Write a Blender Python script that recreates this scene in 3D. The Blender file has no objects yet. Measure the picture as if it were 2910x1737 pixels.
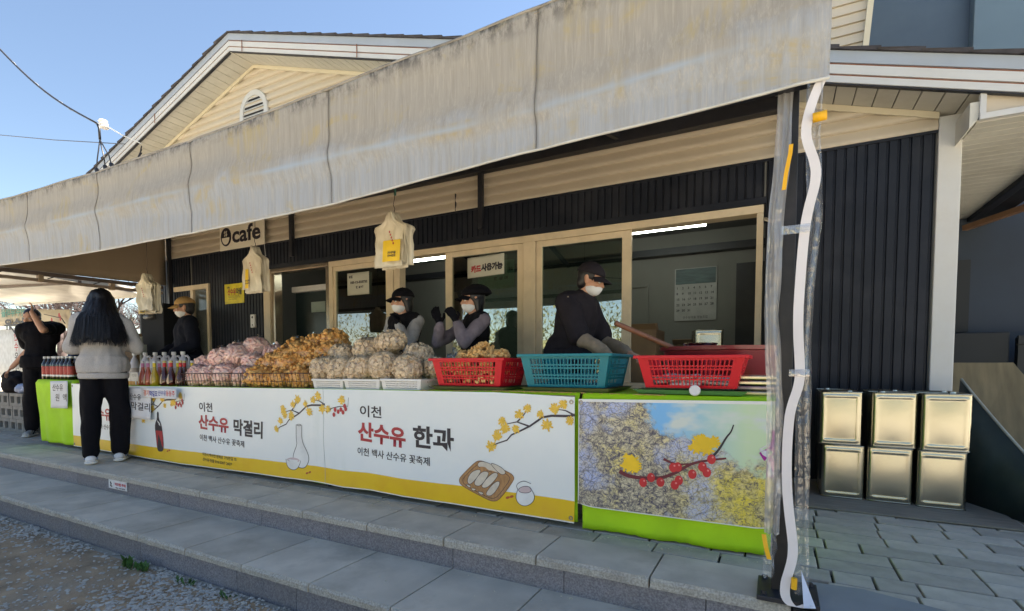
import bpy, bmesh, math, random
import numpy as np
from mathutils import Vector, Matrix, noise
R = math.radians
random.seed(7); np.random.seed(7)
S = bpy.context.scene
COL = S.collection

# ------------------------------------------------------------------ camera
cam_d = bpy.data.cameras.new('camera'); cam = bpy.data.objects.new('camera', cam_d); COL.objects.link(cam)
cam.location = (0, 0, .9); cam.rotation_euler = (R(87.3), 0, R(27.7))
cam_d.sensor_width = 36; cam_d.lens = 17.81; cam_d.shift_y = .0817
cam_d.clip_start = .05; cam_d.clip_end = 3000
S.camera = cam
# ------------------------------------------------------------------ world, sun, exposure
SUN_EL, SUN_AZ = R(57), R(33)          # azimuth from +Y towards +X: the sun stands behind the building
W = bpy.data.worlds.new('World'); S.world = W; W.use_nodes = True
wn = W.node_tree.nodes; wl = W.node_tree.links
sky = wn.new('ShaderNodeTexSky'); sky.sky_type = 'NISHITA'; sky.sun_disc = False
sky.sun_elevation = SUN_EL; sky.sun_rotation = SUN_AZ
sky.air_density = 1.0; sky.dust_density = .1; sky.ozone_density = 2.6; sky.altitude = 100
bg = wn['Background']; bg.inputs[1].default_value = .05
wl.new(sky.outputs[0], bg.inputs[0])
sl = bpy.data.lights.new('sun', 'SUN'); sl.energy = 5; sl.angle = R(.5); sl.color = (1, .95, .87)
so = bpy.data.objects.new('sun', sl); COL.objects.link(so)
sd = Vector((math.sin(SUN_AZ) * math.cos(SUN_EL), math.cos(SUN_AZ) * math.cos(SUN_EL), math.sin(SUN_EL)))
so.rotation_euler = sd.to_track_quat('Z', 'Y').to_euler(); so.location = sd * 50
S.view_settings.view_transform = 'Standard'; S.view_settings.look = 'None'
S.view_settings.gamma = 1; S.view_settings.use_curve_mapping = False
S.view_settings.exposure = 2.36
S.view_settings.use_white_balance = True; S.view_settings.white_balance_temperature = 7300; S.view_settings.white_balance_tint = 10
S.cycles.max_bounces = 10; S.cycles.transparent_max_bounces = 24
S.cycles.sample_clamp_indirect = 6
try: S.cycles.use_denoising = True
except Exception: pass

# ------------------------------------------------------------------ helpers
class MB:
    """collects shapes; build() links them as ONE mesh object"""
    def __init__(s): s.v = []; s.f = []
    def add(s, vs, fs):
        b = len(s.v); s.v += [tuple(p) for p in vs]; s.f += [tuple(i + b for i in f) for f in fs]; return s
    def box(s, x0, x1, y0, y1, z0, z1):
        return s.add([(x0,y0,z0),(x1,y0,z0),(x1,y1,z0),(x0,y1,z0),(x0,y0,z1),(x1,y0,z1),(x1,y1,z1),(x0,y1,z1)],
                     [(3,2,1,0),(4,5,6,7),(0,1,5,4),(1,2,6,5),(2,3,7,6),(3,0,4,7)])
    def hexa(s, p):  # eight points, bottom ring then top ring
        return s.add(p, [(3,2,1,0),(4,5,6,7),(0,1,5,4),(1,2,6,5),(2,3,7,6),(3,0,4,7)])
    def beam(s, a, b, w, h, up=(0,0,1)):
        a = Vector(a); b = Vector(b); d = (b - a).normalized(); x = d.cross(Vector(up)).normalized(); u = x.cross(d)
        x *= w / 2; u *= h / 2
        return s.hexa([a-x-u, a+x-u, a+x+u, a-x+u, b-x-u, b+x-u, b+x+u, b-x+u])
    def tube(s, path, r, n=6, cap=True):
        path = [Vector(p) for p in path]; rs = r if isinstance(r, (list, tuple)) else [r] * len(path)
        vs = []; fs = []; prev = None
        for i, p in enumerate(path):
            d = (path[min(i+1, len(path)-1)] - path[max(i-1, 0)]).normalized()
            if prev is None:
                prev = d.orthogonal().normalized()
            x = (prev - d * prev.dot(d)).normalized(); prev = x; y = d.cross(x)
            for k in range(n):
                a = 2 * math.pi * k / n; vs.append(p + (x * math.cos(a) + y * math.sin(a)) * rs[i])
        for i in range(len(path) - 1):
            for k in range(n):
                fs.append((i*n+k, i*n+(k+1) % n, (i+1)*n+(k+1) % n, (i+1)*n+k))
        if cap: fs += [tuple(range(n))[::-1], tuple((len(path)-1)*n + k for k in range(n))]
        return s.add(vs, fs)
    def lathe(s, prof, n=16, c=(0,0,0), sx=1, sy=1, close=False):
        vs = []; fs = []
        for r, z in prof:
            for k in range(n):
                a = 2 * math.pi * k / n; vs.append((c[0] + r*sx*math.cos(a), c[1] + r*sy*math.sin(a), c[2] + z))
        for i in range(len(prof) - 1):
            for k in range(n): fs.append((i*n+k, i*n+(k+1) % n, (i+1)*n+(k+1) % n, (i+1)*n+k))
        if close: fs += [tuple(range(n))[::-1], tuple((len(prof)-1)*n + k for k in range(n))]
        return s.add(vs, fs)
    def ball(s, c, rx, ry=None, rz=None, n=12, m=8, rot=None):
        ry = rx if ry is None else ry; rz = rx if rz is None else rz
        vs = []; fs = []
        for i in range(m + 1):
            t = math.pi * i / m
            for k in range(n):
                a = 2 * math.pi * k / n
                p = Vector((rx*math.sin(t)*math.cos(a), ry*math.sin(t)*math.sin(a), rz*math.cos(t) ))
                if rot is not None: p = rot @ p
                vs.append(p + Vector(c))
        for i in range(m):
            for k in range(n): fs.append((i*n+k, (i+1)*n+k, (i+1)*n+(k+1) % n, i*n+(k+1) % n))
        return s.add(vs, fs)
    def cap(s, a, b, ra, rb, n=12, flat=1.0, up=(0,-1,0)):
        """closed tapered capsule with an optionally flattened section (flat along 'up')"""
        a = Vector(a); b = Vector(b); d = (b - a); L = d.length
        d = d.normalized() if L > 1e-6 else Vector((0,0,1))
        u = Vector(up); u = u - d * u.dot(d); u = u.normalized() if u.length > 1e-4 else d.orthogonal().normalized()
        x = d.cross(u); vs = []; fs = []; rings = []
        for t in (-1, -.7, -.35, 0):
            rings.append((a + d * ra * math.sin(t * math.pi / 2), ra * math.cos(t * math.pi / 2)))
        for t in (0, .35, .7, 1):
            rings.append((b + d * rb * math.sin(t * math.pi / 2), rb * math.cos(t * math.pi / 2)))
        for c, r in rings:
            r = max(r, 1e-4)
            for k in range(n):
                q = 2 * math.pi * k / n; vs.append(c + x * r * math.cos(q) + u * r * flat * math.sin(q))
        for i in range(len(rings) - 1):
            for k in range(n): fs.append((i*n+k, i*n+(k+1) % n, (i+1)*n+(k+1) % n, (i+1)*n+k))
        fs += [tuple(range(n))[::-1], tuple((len(rings)-1)*n + k for k in range(n))]
        return s.add(vs, fs)
    def grid(s, fn, nu, nv):
        b = len(s.v)
        s.v += [tuple(fn(i / nu, j / nv)) for j in range(nv + 1) for i in range(nu + 1)]
        s.f += [(b+j*(nu+1)+i, b+j*(nu+1)+i+1, b+(j+1)*(nu+1)+i+1, b+(j+1)*(nu+1)+i) for j in range(nv) for i in range(nu)]
        return s
    def poly(s, pts): return s.add(pts, [tuple(range(len(pts)))])
    def mesh(s, name):
        me = bpy.data.meshes.new(name); me.from_pydata(s.v, [], s.f); me.update(); return me
    def build(s, name, m, parent=None, smooth=False, bevel=0, solid=0, kind=None):
        me = s.mesh(name)
        return link(name, me, m, parent, smooth, bevel, solid, kind)

def link(name, me, m, parent=None, smooth=False, bevel=0, solid=0, kind=None):
    o = bpy.data.objects.new(name, me); COL.objects.link(o)
    if m is not None and not me.materials: me.materials.append(m)
    if smooth:
        for p in me.polygons: p.use_smooth = True
        if smooth == 'auto':
            me.set_sharp_from_angle(angle=R(40))
    if parent is not None:
        o.parent = parent
        if parent.type == 'EMPTY': o.location = -Vector(parent.location)
    if solid:
        md = o.modifiers.new('solid', 'SOLIDIFY'); md.thickness = solid; md.offset = 0
    if bevel:
        md = o.modifiers.new('bevel', 'BEVEL'); md.width = bevel; md.segments = 2; md.limit_method = 'ANGLE'
    if kind: o['kind'] = kind
    return o

def tag(o, label=None, cat=None, group=None, kind=None):
    if label: o['label'] = label
    if cat: o['category'] = cat
    if group: o['group'] = group
    if kind: o['kind'] = kind
    return o

def thing(name, label, cat, loc=(0,0,0), group=None):
    o = bpy.data.objects.new(name, None); COL.objects.link(o); o.location = loc; o.empty_display_size = .1
    return tag(o, label, cat, group)

def copy_tree(o, parent=None):
    c = o.copy(); COL.objects.link(c)
    if parent is not None: c.parent = parent
    for ch in list(o.children): copy_tree(ch, c)
    return c

def evalmesh(o):
    dg = bpy.context.evaluated_depsgraph_get()
    me = bpy.data.meshes.new_from_object(o.evaluated_get(dg))
    d = o.data; bpy.data.objects.remove(o)
    return me

def text_mesh(body, size, bold=0, align='LEFT', res=3, shear=0):
    c = bpy.data.curves.new('lettering', 'FONT'); c.body = body; c.size = size; c.offset = bold
    c.align_x = align; c.resolution_u = res; c.shear = shear
    o = bpy.data.objects.new('lettering', c); COL.objects.link(o)
    me = evalmesh(o); bpy.data.curves.remove(c); return me

def text(body, size, m, parent, fn, bold=0, align='LEFT', width=None, name='lettering', shear=0, height=None):
    """flat lettering; fn maps glyph (x, y) to a world point"""
    me = text_mesh(body, size, bold, align, shear=shear)
    xs = [v.co.x for v in me.vertices]; ys = [v.co.y for v in me.vertices]
    sx = 1
    if width: sx = width / (max(xs) - min(xs))
    x0 = min(xs) if width else 0
    sy = height / (max(ys) - min(ys)) if height else 1
    y0 = min(ys) if height else 0
    for v in me.vertices: v.co = Vector(fn((v.co.x - x0) * sx, (v.co.y - y0) * sy))
    me.materials.clear(); me.name = name
    return link(name, me, m, parent)

def plane_fn(x, y, z, ux=(1,0,0), uy=(0,0,1)):
    o = Vector((x, y, z)); a = Vector(ux); b = Vector(uy)
    return lambda u, v: o + a * u + b * v

# ------------------------------------------------------------------ materials
MATS = {}
def mat(name, col, rough=.6, var=.12, scale=8, bump=0, bscale=60, metal=0, spec=.5, col2=None, stretch=(1,1,1),
        trans=0, alpha=1, emit=None, estr=0, coat=0, sheen=0, dirt=None, dscale=2, damt=.4, sss=0, facevar=0):
    if name in MATS: return MATS[name]
    m = bpy.data.materials.new(name); m.use_nodes = True; MATS[name] = m
    n = m.node_tree.nodes; l = m.node_tree.links; b = n['Principled BSDF']
    tc = n.new('ShaderNodeTexCoord'); mp = n.new('ShaderNodeMapping'); mp.inputs['Scale'].default_value = stretch
    l.new(tc.outputs['Object'], mp.inputs[0])
    nt = n.new('ShaderNodeTexNoise'); nt.inputs['Scale'].default_value = scale; nt.inputs['Detail'].default_value = 5
    l.new(mp.outputs[0], nt.inputs[0])
    mx = n.new('ShaderNodeMix'); mx.data_type = 'RGBA'
    c = Vector(col); c2 = Vector(col2) if col2 else None
    lo = [max(0, x * (1 - var)) for x in c] if c2 is None else list(c)
    hi = [min(1, x * (1 + var)) for x in c] if c2 is None else list(c2)
    mx.inputs[6].default_value = (*lo, 1); mx.inputs[7].default_value = (*hi, 1)
    rp = n.new('ShaderNodeMapRange'); rp.inputs[1].default_value = .32; rp.inputs[2].default_value = .68
    l.new(nt.outputs[0], rp.inputs[0]); l.new(rp.outputs[0], mx.inputs[0])
    out = mx.outputs[2]
    if facevar:
        oi = n.new('ShaderNodeObjectInfo'); hs = n.new('ShaderNodeHueSaturation')
        mr = n.new('ShaderNodeMapRange'); mr.inputs[3].default_value = 1 - facevar; mr.inputs[4].default_value = 1 + facevar
        l.new(oi.outputs['Random'], mr.inputs[0]); l.new(mr.outputs[0], hs.inputs['Value']); l.new(out, hs.inputs['Color']); out = hs.outputs[0]
    if dirt is not None:
        n2 = n.new('ShaderNodeTexNoise'); n2.inputs['Scale'].default_value = dscale; n2.inputs['Detail'].default_value = 8; n2.inputs['Roughness'].default_value = .65
        l.new(tc.outputs['Object'], n2.inputs[0])
        r2 = n.new('ShaderNodeMapRange'); r2.inputs[1].default_value = .48; r2.inputs[2].default_value = .75; r2.inputs[4].default_value = damt
        l.new(n2.outputs[0], r2.inputs[0])
        m2 = n.new('ShaderNodeMix'); m2.data_type = 'RGBA'; m2.inputs[7].default_value = (*dirt, 1)
        l.new(r2.outputs[0], m2.inputs[0]); l.new(out, m2.inputs[6]); out = m2.outputs[2]
    l.new(out, b.inputs['Base Color'])
    b.inputs['Roughness'].default_value = rough; b.inputs['Metallic'].default_value = metal
    b.inputs['Specular IOR Level'].default_value = spec
    b.inputs['Transmission Weight'].default_value = trans; b.inputs['Alpha'].default_value = alpha
    b.inputs['Coat Weight'].default_value = coat; b.inputs['Sheen Weight'].default_value = sheen
    if sss: b.inputs['Subsurface Weight'].default_value = sss; b.inputs['Subsurface Radius'].default_value = (.02,.008,.004)
    if emit: b.inputs['Emission Color'].default_value = (*emit, 1); b.inputs['Emission Strength'].default_value = estr
    if bump:
        nb = n.new('ShaderNodeTexNoise'); nb.inputs['Scale'].default_value = bscale; nb.inputs['Detail'].default_value = 4
        l.new(mp.outputs[0], nb.inputs[0]); bp = n.new('ShaderNodeBump'); bp.inputs['Strength'].default_value = 1
        bp.inputs['Distance'].default_value = bump; l.new(nb.outputs[0], bp.inputs['Height']); l.new(bp.outputs[0], b.inputs['Normal'])
    return m

def glass_mat(name, tint=(.75,.85,.8), refl=.35, film=0, rough=.0, bump=0, bscale=8):
    """thin sheet: mostly see-through, with a fresnel reflection"""
    m = bpy.data.materials.new(name); m.use_nodes = True; n = m.node_tree.nodes; l = m.node_tree.links
    n.remove(n['Principled BSDF']); out = n['Material Output']
    tr = n.new('ShaderNodeBsdfTransparent'); tr.inputs[0].default_value = (*tint, 1)
    gl = n.new('ShaderNodeBsdfGlossy'); gl.inputs['Roughness'].default_value = rough; gl.inputs[0].default_value = (1,1,1,1)
    fr = n.new('ShaderNodeLayerWeight'); fr.inputs[0].default_value = refl
    mr = n.new('ShaderNodeMapRange'); mr.inputs[3].default_value = .01 + refl * .34; mr.inputs[4].default_value = 1
    l.new(fr.outputs['Fresnel'], mr.inputs[0])
    mx = n.new('ShaderNodeMixShader'); l.new(mr.outputs[0], mx.inputs[0]); l.new(tr.outputs[0], mx.inputs[1]); l.new(gl.outputs[0], mx.inputs[2])
    last = mx
    if film:
        df = n.new('ShaderNodeBsdfDiffuse'); df.inputs[0].default_value = (.75,.76,.78,1)
        m3 = n.new('ShaderNodeMixShader'); m3.inputs[0].default_value = film
        l.new(last.outputs[0], m3.inputs[1]); l.new(df.outputs[0], m3.inputs[2]); last = m3
    if bump:
        tc = n.new('ShaderNodeTexCoord'); nb = n.new('ShaderNodeTexNoise'); nb.inputs['Scale'].default_value = bscale; nb.inputs['Distortion'].default_value = 1
        l.new(tc.outputs['Object'], nb.inputs[0]); bp = n.new('ShaderNodeBump'); bp.inputs['Distance'].default_value = bump
        l.new(nb.outputs[0], bp.inputs['Height']); l.new(bp.outputs[0], gl.inputs['Normal']); l.new(bp.outputs[0], fr.inputs['Normal'])
    l.new(last.outputs[0], out.inputs[0]); return m

M_slab = mat('slab_stone', (.56,.50,.41), .85, .12, 5, .0012, 260, dirt=(.30,.26,.20), dscale=2.3, damt=.8, facevar=.10)
M_riser = mat('granite_riser', (.12,.12,.14), .75, .35, 130, .0008, 300, col2=(.27,.265,.285), dirt=(.20,.175,.15), dscale=1.2, damt=.5, facevar=.10)
M_edge = mat('slab_edge', (.40,.385,.34), .9, .3, 110, .0015, 120, dirt=(.22,.20,.18), dscale=6, damt=.6)
M_paver = mat('paver', (.46,.415,.35), .88, .2, 9, .002, 160, dirt=(.2,.19,.175), dscale=2.5, damt=.5, facevar=.16)
M_joint = mat('joint_sand', (.05,.048,.045), .95, .3, 30)
M_conc = mat('concrete', (.27,.28,.285), .85, .12, 3, .001, 200, dirt=(.2,.2,.19), dscale=2, damt=.5)
M_soil = mat('soil', (.34,.235,.14), .95, .35, 6, .006, 60, dirt=(.34,.28,.21), dscale=1.4, damt=.6)
M_stone = mat('gravel_stone', (.34,.31,.27), .85, .35, 25, .001, 120, col2=(.52,.50,.46))
M_siding = mat('cream_siding', (.60,.53,.43), .55, .05, 3, .0006, 200, dirt=(.42,.35,.26), dscale=1.5, damt=.35)
M_clad = mat('navy_cladding', (.013,.017,.027), .5, .1, 4, spec=.25, dirt=(.055,.058,.07), dscale=2.2, damt=.4)
M_white = mat('white_trim', (.60,.61,.61), .5, .05, 3, dirt=(.5,.48,.44), dscale=3, damt=.5)
M_trim = mat('cream_trim', (.66,.6,.46), .5, .05, 3, dirt=(.45,.4,.3), dscale=3, damt=.4)
M_soffit = mat('soffit', (.62,.61,.55), .6, .05, 3, dirt=(.42,.4,.34), dscale=4, damt=.5)
M_rust = mat('rust_line', (.24,.10,.06), .8, .2, 20)
M_shingle = mat('shingle', (.06,.055,.06), .9, .3, 12, .002, 80)
M_frame = mat('window_frame', (.72,.60,.42), .42, .05, 4, dirt=(.4,.33,.23), dscale=5, damt=.4)
M_steel = mat('door_steel', (.5,.42,.33), .25, .1, 4, metal=.8)
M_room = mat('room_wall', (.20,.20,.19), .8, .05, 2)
M_black = mat('black_paint', (.018,.02,.028), .45, .2, 5, dirt=(.06,.05,.05), dscale=8, damt=.3)
M_tan = mat('tan_shaded', (.36,.28,.2), .8, .06, 2, .002, 14)  # end flap's shaded, translucent inside is put into this tan colour
M_glass = glass_mat('pane_glass', (.62,.74,.68), .45)
M_dglass = glass_mat('door_glass', (.5,.62,.6), .45)
M_film = glass_mat('clear_film', (.93,.94,.96), .25, film=.12, rough=.12, bump=.02, bscale=14)
M_bagfilm = glass_mat('bag_film', (1,1,1), .10, film=.0, rough=.12, bump=.012, bscale=13)
M_pvc = glass_mat('dull_film', (.8,.76,.7), .3, film=.3, rough=.2, bump=.02, bscale=9)

# ------------------------------------------------------------------ ground, steps, pavement
MB().grid(lambda u, v: ((u-.5)*1400, (v-.5)*1400, -.335), 4, 4).build('gravel_ground', mat('pale_gravel', (.40,.365,.30), .95, .2, .6, dirt=(.32,.29,.24), dscale=.2, damt=.5), kind='structure')
def relief(x, y): return .012 * noise.noise(Vector((x*1.6, y*1.6, 0))) + .006 * noise.noise(Vector((x*7, y*7, 3)))
MB().grid(lambda u, v: (-13 + 14*u, -1.5 + 3.14*v, -.325 + relief(-13+14*u, -1.5+3.14*v)), 200, 60).build('gravel_yard', M_soil, smooth=True, kind='structure')
PX0, PX1 = -14.0, .03
# plinth under the platform
MB().box(PX0, 3.2, 2.2, 16, -.5, -.035).box(PX0, PX1, 1.75, 2.199, -.5, -.20).build('platform_base', M_joint, kind='structure')
st = bpy.data.objects.new('stone_steps', None); COL.objects.link(st); st['kind'] = 'structure'
def slab(x0, x1, y0, y1, z0, z1, name='tread_slab', m=M_slab, g=.004, bevel=.006, tilt=.0015):
    me = MB().box(x0+g, x1-g, y0+g, y1-g, z0, z1 + random.uniform(-tilt, tilt)).mesh(name)
    o = link(name, me, m, st, bevel=bevel); return o
def noseslab(x0, x1, y0, y1, z0, z1):
    """tread slab whose broken front edge is rough"""
    g = .0045; n = 14; b = MB(); vs = []
    for k in range(n + 1):
        x = x0 + g + (x1 - x0 - 2*g) * k / n
        j = random.uniform(0, .010); j2 = random.uniform(0, .006)
        vs += [(x, y0 + j2, z0), (x, y0 + random.uniform(0, .004), z1 - .014), (x, y0 + .006 + j, z1), (x, y1 - g, z1), (x, y1 - g, z0)]
    fs = []
    for k in range(n):
        for q in range(5): fs.append((k*5+q, k*5+(q+1) % 5, (k+1)*5+(q+1) % 5, (k+1)*5+q)[::-1])
    fs += [tuple(range(5)), tuple(n*5+q for q in range(5))[::-1]]
    me = MB().add(vs, fs).mesh('tread_slab'); me.materials.append(M_slab); me.materials.append(M_edge)
    for i, p in enumerate(me.polygons):
        if i < n*5 and i % 5 in (0, 1): p.material_index = 1
    link('tread_slab', me, M_slab, st)
x = .066
ux = [x]
while x > -13.5: x -= .531; ux.append(x)
for a, b in zip(ux[1:], ux[:-1]): noseslab(a, min(b, .066), 2.135, 2.452, -.045, 0)
x = .07 - .02; lx = [x]
while x > -13.5: x -= .5115; lx.append(x)
for a, b in zip(lx[1:], lx[:-1]): noseslab(a, b, 1.672, 2.165, -.2, -.16)
x = -.02; rx_ = [.066, -.24]
while rx_[-1] > -13: rx_.append(rx_[-1] - random.choice([.94, .94, .9, .62]))
for a, b in zip(rx_[1:], rx_[:-1]): slab(a, b, 2.155, 2.2, -.2, -.046, 'riser_panel', M_riser, .0015, .002, 0)
rx_ = [.06, -.68]
while rx_[-1] > -13: rx_.append(rx_[-1] - random.choice([.96, .94, .47]))
for a, b in zip(rx_[1:], rx_[:-1]): slab(a, b, 1.695, 1.74, -.5, -.201, 'riser_panel', M_riser, .0015, .002, 0)
# step side at the right end and the lower yard beyond
MB().box(.07, 3.2, 2.12, 2.2, -.5, -.036).build('platform_face', M_riser, kind='structure')
# pavers: nearest 290 as parts, the rest joined
pv = bpy.data.objects.new('pavement', None); COL.objects.link(pv); pv['kind'] = 'structure'
cells = []
yy = 2.455; row = 0
while yy < 4.62:
    L = .3; off = (row % 2) * .15 + random.uniform(-.03, .03); xx = 3.2 - off
    while xx > PX0:
        w = random.choice([L, L, L, .15]) if xx < 1.6 else L
        cells.append((xx - w, xx, yy, yy + .149)); xx -= w
    yy += .15; row += 1
yy = 2.13                                            # the strip right of the post, nearer the camera
for row in range(2):
    xx = 3.2
    while xx > .42:
        cells.append((max(.08, xx - .3), xx, yy, yy + .16)); xx -= .3
    yy += .163
def vis(c): x = (c[0]+c[1])/2; return 0 if x > .05 else (1 if c[2] < 2.75 else 2)
cells.sort(key=lambda c: (vis(c), math.hypot((c[0]+c[1])/2, c[2])))
proto = None; rest = MB()
for i, (a, b, c, d) in enumerate(cells):
    dz = random.uniform(-.0035, .002); g = .004 + random.uniform(0, .002)
    if i < 290:
        cx, cy = (a+b)/2, (c+d)/2
        me = MB().box(a+g-cx, b-g-cx, c+g-cy, d-g-cy, -.03, -.001).mesh('paver')
        o = link('paver', me, M_paver, None, bevel=.004); o.parent = pv; o.location = (cx, cy, dz); o.rotation_euler.z = random.uniform(-.006, .006)
    else: rest.box(a+g, b-g, c+g, d-g, -.03, -.001 + dz)
rest.build('paver', M_paver, pv, kind='stuff')
# smooth poured strip by the post
MB().poly([(.072,2.125,.0025),(3.0,2.125,.0025),(3.0,2.2,.0025),(.62,2.33,.0025),(.32,2.42,.0025),(.10,2.40,.0025),(.072,2.3,.0025)]).build('concrete_patch', M_conc, kind='structure')

# gravel stones, one object
def stones(n, region, dens, size, zf, name, m, seed=1):
    rng = random.Random(seed); ico = bmesh.new(); bmesh.ops.create_icosphere(ico, subdivisions=1, radius=1)
    bv = np.array([v.co[:] for v in ico.verts]); bf = np.array([[v.index for v in f.verts] for f in ico.faces]); ico.free()
    V = []; F = []; k = 0; tries = 0
    while k < n and tries < n * 12:
        tries += 1
        x = rng.uniform(region[0], region[1]); y = rng.uniform(region[2], region[3])
        if rng.random() > dens(x, y): continue
        s = rng.uniform(*size) * (1.6 if rng.random() < .06 else 1)
        a = rng.uniform(0, 6.28); ca, sa = math.cos(a), math.sin(a)
        q = bv * np.array([s * rng.uniform(.8,1.5), s * rng.uniform(.6,1), s * rng.uniform(.3,.65)]) * (1 + np.random.uniform(-.2,.2,(12,1)))
        t = rng.uniform(-.4,.4); q = np.stack([q[:,0], q[:,1]*math.cos(t)-q[:,2]*math.sin(t), q[:,1]*math.sin(t)+q[:,2]*math.cos(t)], 1)
        q = np.stack([q[:,0]*ca-q[:,1]*sa + x, q[:,0]*sa+q[:,1]*ca + y, q[:,2] + zf(x,y) + s*.15], 1)
        V.append(q); F.append(bf + 12*k); k += 1
    V = np.concatenate(V); F = np.concatenate(F)
    me = bpy.data.meshes.new(name); me.from_pydata(V.tolist(), [], F.tolist()); me.update()
    return link(name, me, m, kind='stuff')
def gd(x, y):
    t = noise.noise(Vector((x*.9, y*1.3, 5))) + .6*noise.noise(Vector((x*3, y*3, 9)))
    near = 1 if (y < 1.15 and x < -2.9) else 0
    return max(.10, min(1, .55 + t*1.6 + near*.3))
stones(26000, (-8.5,-.6,.5,1.68), gd, (.004,.0125), lambda x, y: -.325 + relief(x, y), 'gravel', M_stone, 3)
M_crumb = mat('crumbs', (.62,.56,.42), .8, .3, 40)
stones(420, (-6.5,.05,1.75,2.58), lambda x, y: 1 if (y > 2.5 or abs(y-2.13) < .03 or random.random() < .04) else 0, (.002,.005),
       lambda x, y: .001 if y > 2.14 else -.158, 'fallen_crumbs', M_crumb, 5)
# weeds by the riser
M_weed = mat('weed_green', (.06,.14,.03), .6, .4, 30)
def weed(x, y, n, h, label):
    b = MB()
    for i in range(n):
        a = random.uniform(0, 6.28); l = h * random.uniform(.5, 1.1); w = l * .16; e = random.uniform(.3, .9)
        px, py = x + random.uniform(-.05,.05)*n/18, y + random.uniform(-.02,.02)
        d = Vector((math.cos(a)*e, math.sin(a)*e, 1)).normalized(); s = Vector((-math.sin(a), math.cos(a), 0)) * w
        p = Vector((px, py, -.33)); q = p + d * l * .55; r = p + d * l + Vector((0,0,-l*.2*e))
        b.add([p, q - s, r, q + s], [(0,1,2,3)])
    tag(b.build('weed', M_weed), label, 'weed', 'weeds growing against the lower step')
weed(-3.42, 1.60, 46, .085, 'largest green weed tuft growing where the gravel meets the lower riser')
weed(-2.92, 1.62, 22, .05, 'small green weed sprig, middle one along the lower riser')
weed(-2.55, 1.62, 18, .045, 'small green weed sprig at the riser, nearest the right end of the gravel')
# ------------------------------------------------------------------ cafe building
YF = 4.6; AX, AZ = -6.29, 4.915; SL = .312
bld = thing('cafe_building', 'cream sided gabled shop building with dark ribbed cladding and long serving window', 'building', (-4, 4.6, 0))
def zr(x): return AZ - SL * abs(x - AX)
# siding courses, each a board clipped to the gable
z = 2.535; H_ = .098
while z < AZ - .02:
    z1 = z + H_ + .006
    zt = min(z1, AZ)
    xl = AX - (AZ - z) / SL; xr = AX + (AZ - z) / SL
    xl = max(xl, -9.35); xr = min(xr, .95)
    pr = [(-.002, 0), (-.030, .003), (-.036, .014), (-.036, .030), (-.028, .048), (-.018, .070), (-.009, .090), (-.002, .104)]
    nx = 24; vs = []; fs = []
    for i in range(nx + 1):
        for (py, pz) in pr:
            zz = z + pz; l = max(AX - (AZ - zz) / SL, -9.35); r = min(AX + (AZ - zz) / SL, .95)
            if l > r: l = r = AX
            x = l + (r - l) * i / nx
            vs.append((x, YF + py + .0015 * noise.noise(Vector((x * 1.3, zz * 5, 1))), zz))
    k = len(pr)
    for i in range(nx):
        for j in range(k - 1): fs.append((i*k+j, (i+1)*k+j, (i+1)*k+j+1, i*k+j+1))
    MB().add(vs, fs).build('siding_board', M_siding, bld, smooth=True)
    z += H_
# vertical butt joints in the siding (short dark slits)
for x, za, zb in [(-3.08, 2.54, 2.72), (-5.0, 3.1, 3.2)]:
    MB().box(x, x + .006, YF - .0385, YF - .02, za, zb).build('siding_joint', M_black, bld)
# nail heads
# ribbed metal cladding, panel by panel
def clad(x0, x1, z0, z1):
    P = .065; x = x0
    while x < x1 - .001:
        xe = min(x + P * 12, x1); vs = []; fs = []; xx = x; pts = []
        while xx < xe - 1e-4:
            for dx, dy in ((0, 0), (.010, 0), (.015, -.014), (.060, -.014), (.065, 0)):
                if xx + dx <= xe + 1e-6: pts.append((xx + dx, YF - .006 + dy))
            xx += P
        for px, py in pts: vs += [(px, py, z0), (px, py, z1)]
        for i in range(len(pts) - 1): fs.append((2*i, 2*i+2, 2*i+3, 2*i+1))
        MB().add(vs, fs).build('cladding_panel', M_clad, bld)
        x = xe
for a in [(-9.35,-7.87,0,2.53), (-7.42,-6.19,0,2.53), (-7.87,-7.42,2.10,2.53), (-7.87,-7.42,0,.98), (-6.19,-.115,2.19,2.53),
          (-4.93,-.115,0,.69), (-.115,.95,0,2.53)]: clad(*a)
# flashing strip where cladding meets siding, and above the windows
MB().box(-9.35, .95, YF-.03, YF-.018, 2.518, 2.545).build('flashing', M_clad, bld, bevel=.003)
MB().box(-6.2, -.11, YF-.045, YF-.0215, 2.185, 2.24).build('drip_strip', M_clad, bld, bevel=.003)
# solid wall behind
wb = MB()
for a in [(-9.35,-7.87,0,2.53), (-7.42,-6.19,0,2.53), (-7.87,-7.42,2.10,2.53), (-7.87,-7.42,0,.98), (-6.19,-.115,2.19,2.53), (-4.93,-.115,0,.69), (-.115,1.07,0,2.53)]:
    wb.box(a[0], a[1], YF, YF + .14, a[2], a[3])
wb.add([(-9.35,YF,2.53),(1.07,YF,2.53),(1.07,YF,2.61),(AX,YF,AZ),(-9.35,YF,zr(-9.35)),
        (-9.35,YF+.14,2.53),(1.07,YF+.14,2.53),(1.07,YF+.14,2.61),(AX,YF+.14,AZ),(-9.35,YF+.14,zr(-9.35))],
       [(0,1,2,3,4),(9,8,7,6,5),(0,5,6,1),(1,6,7,2),(2,7,8,3),(3,8,9,4),(4,9,5,0)])
wb.box(-9.35,-9.2,YF+.14,13,0,3.9).box(.93,1.07,YF+.14,13,0,2.6).box(-9.35,1.07,12.9,13,0,2.6)
wb.build('wall', M_room, bld)
# corner board
MB().box(.952, 1.082, YF-.04, YF+.1, 0, 2.62).build('corner_board', M_white, bld, bevel=.006)
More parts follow.
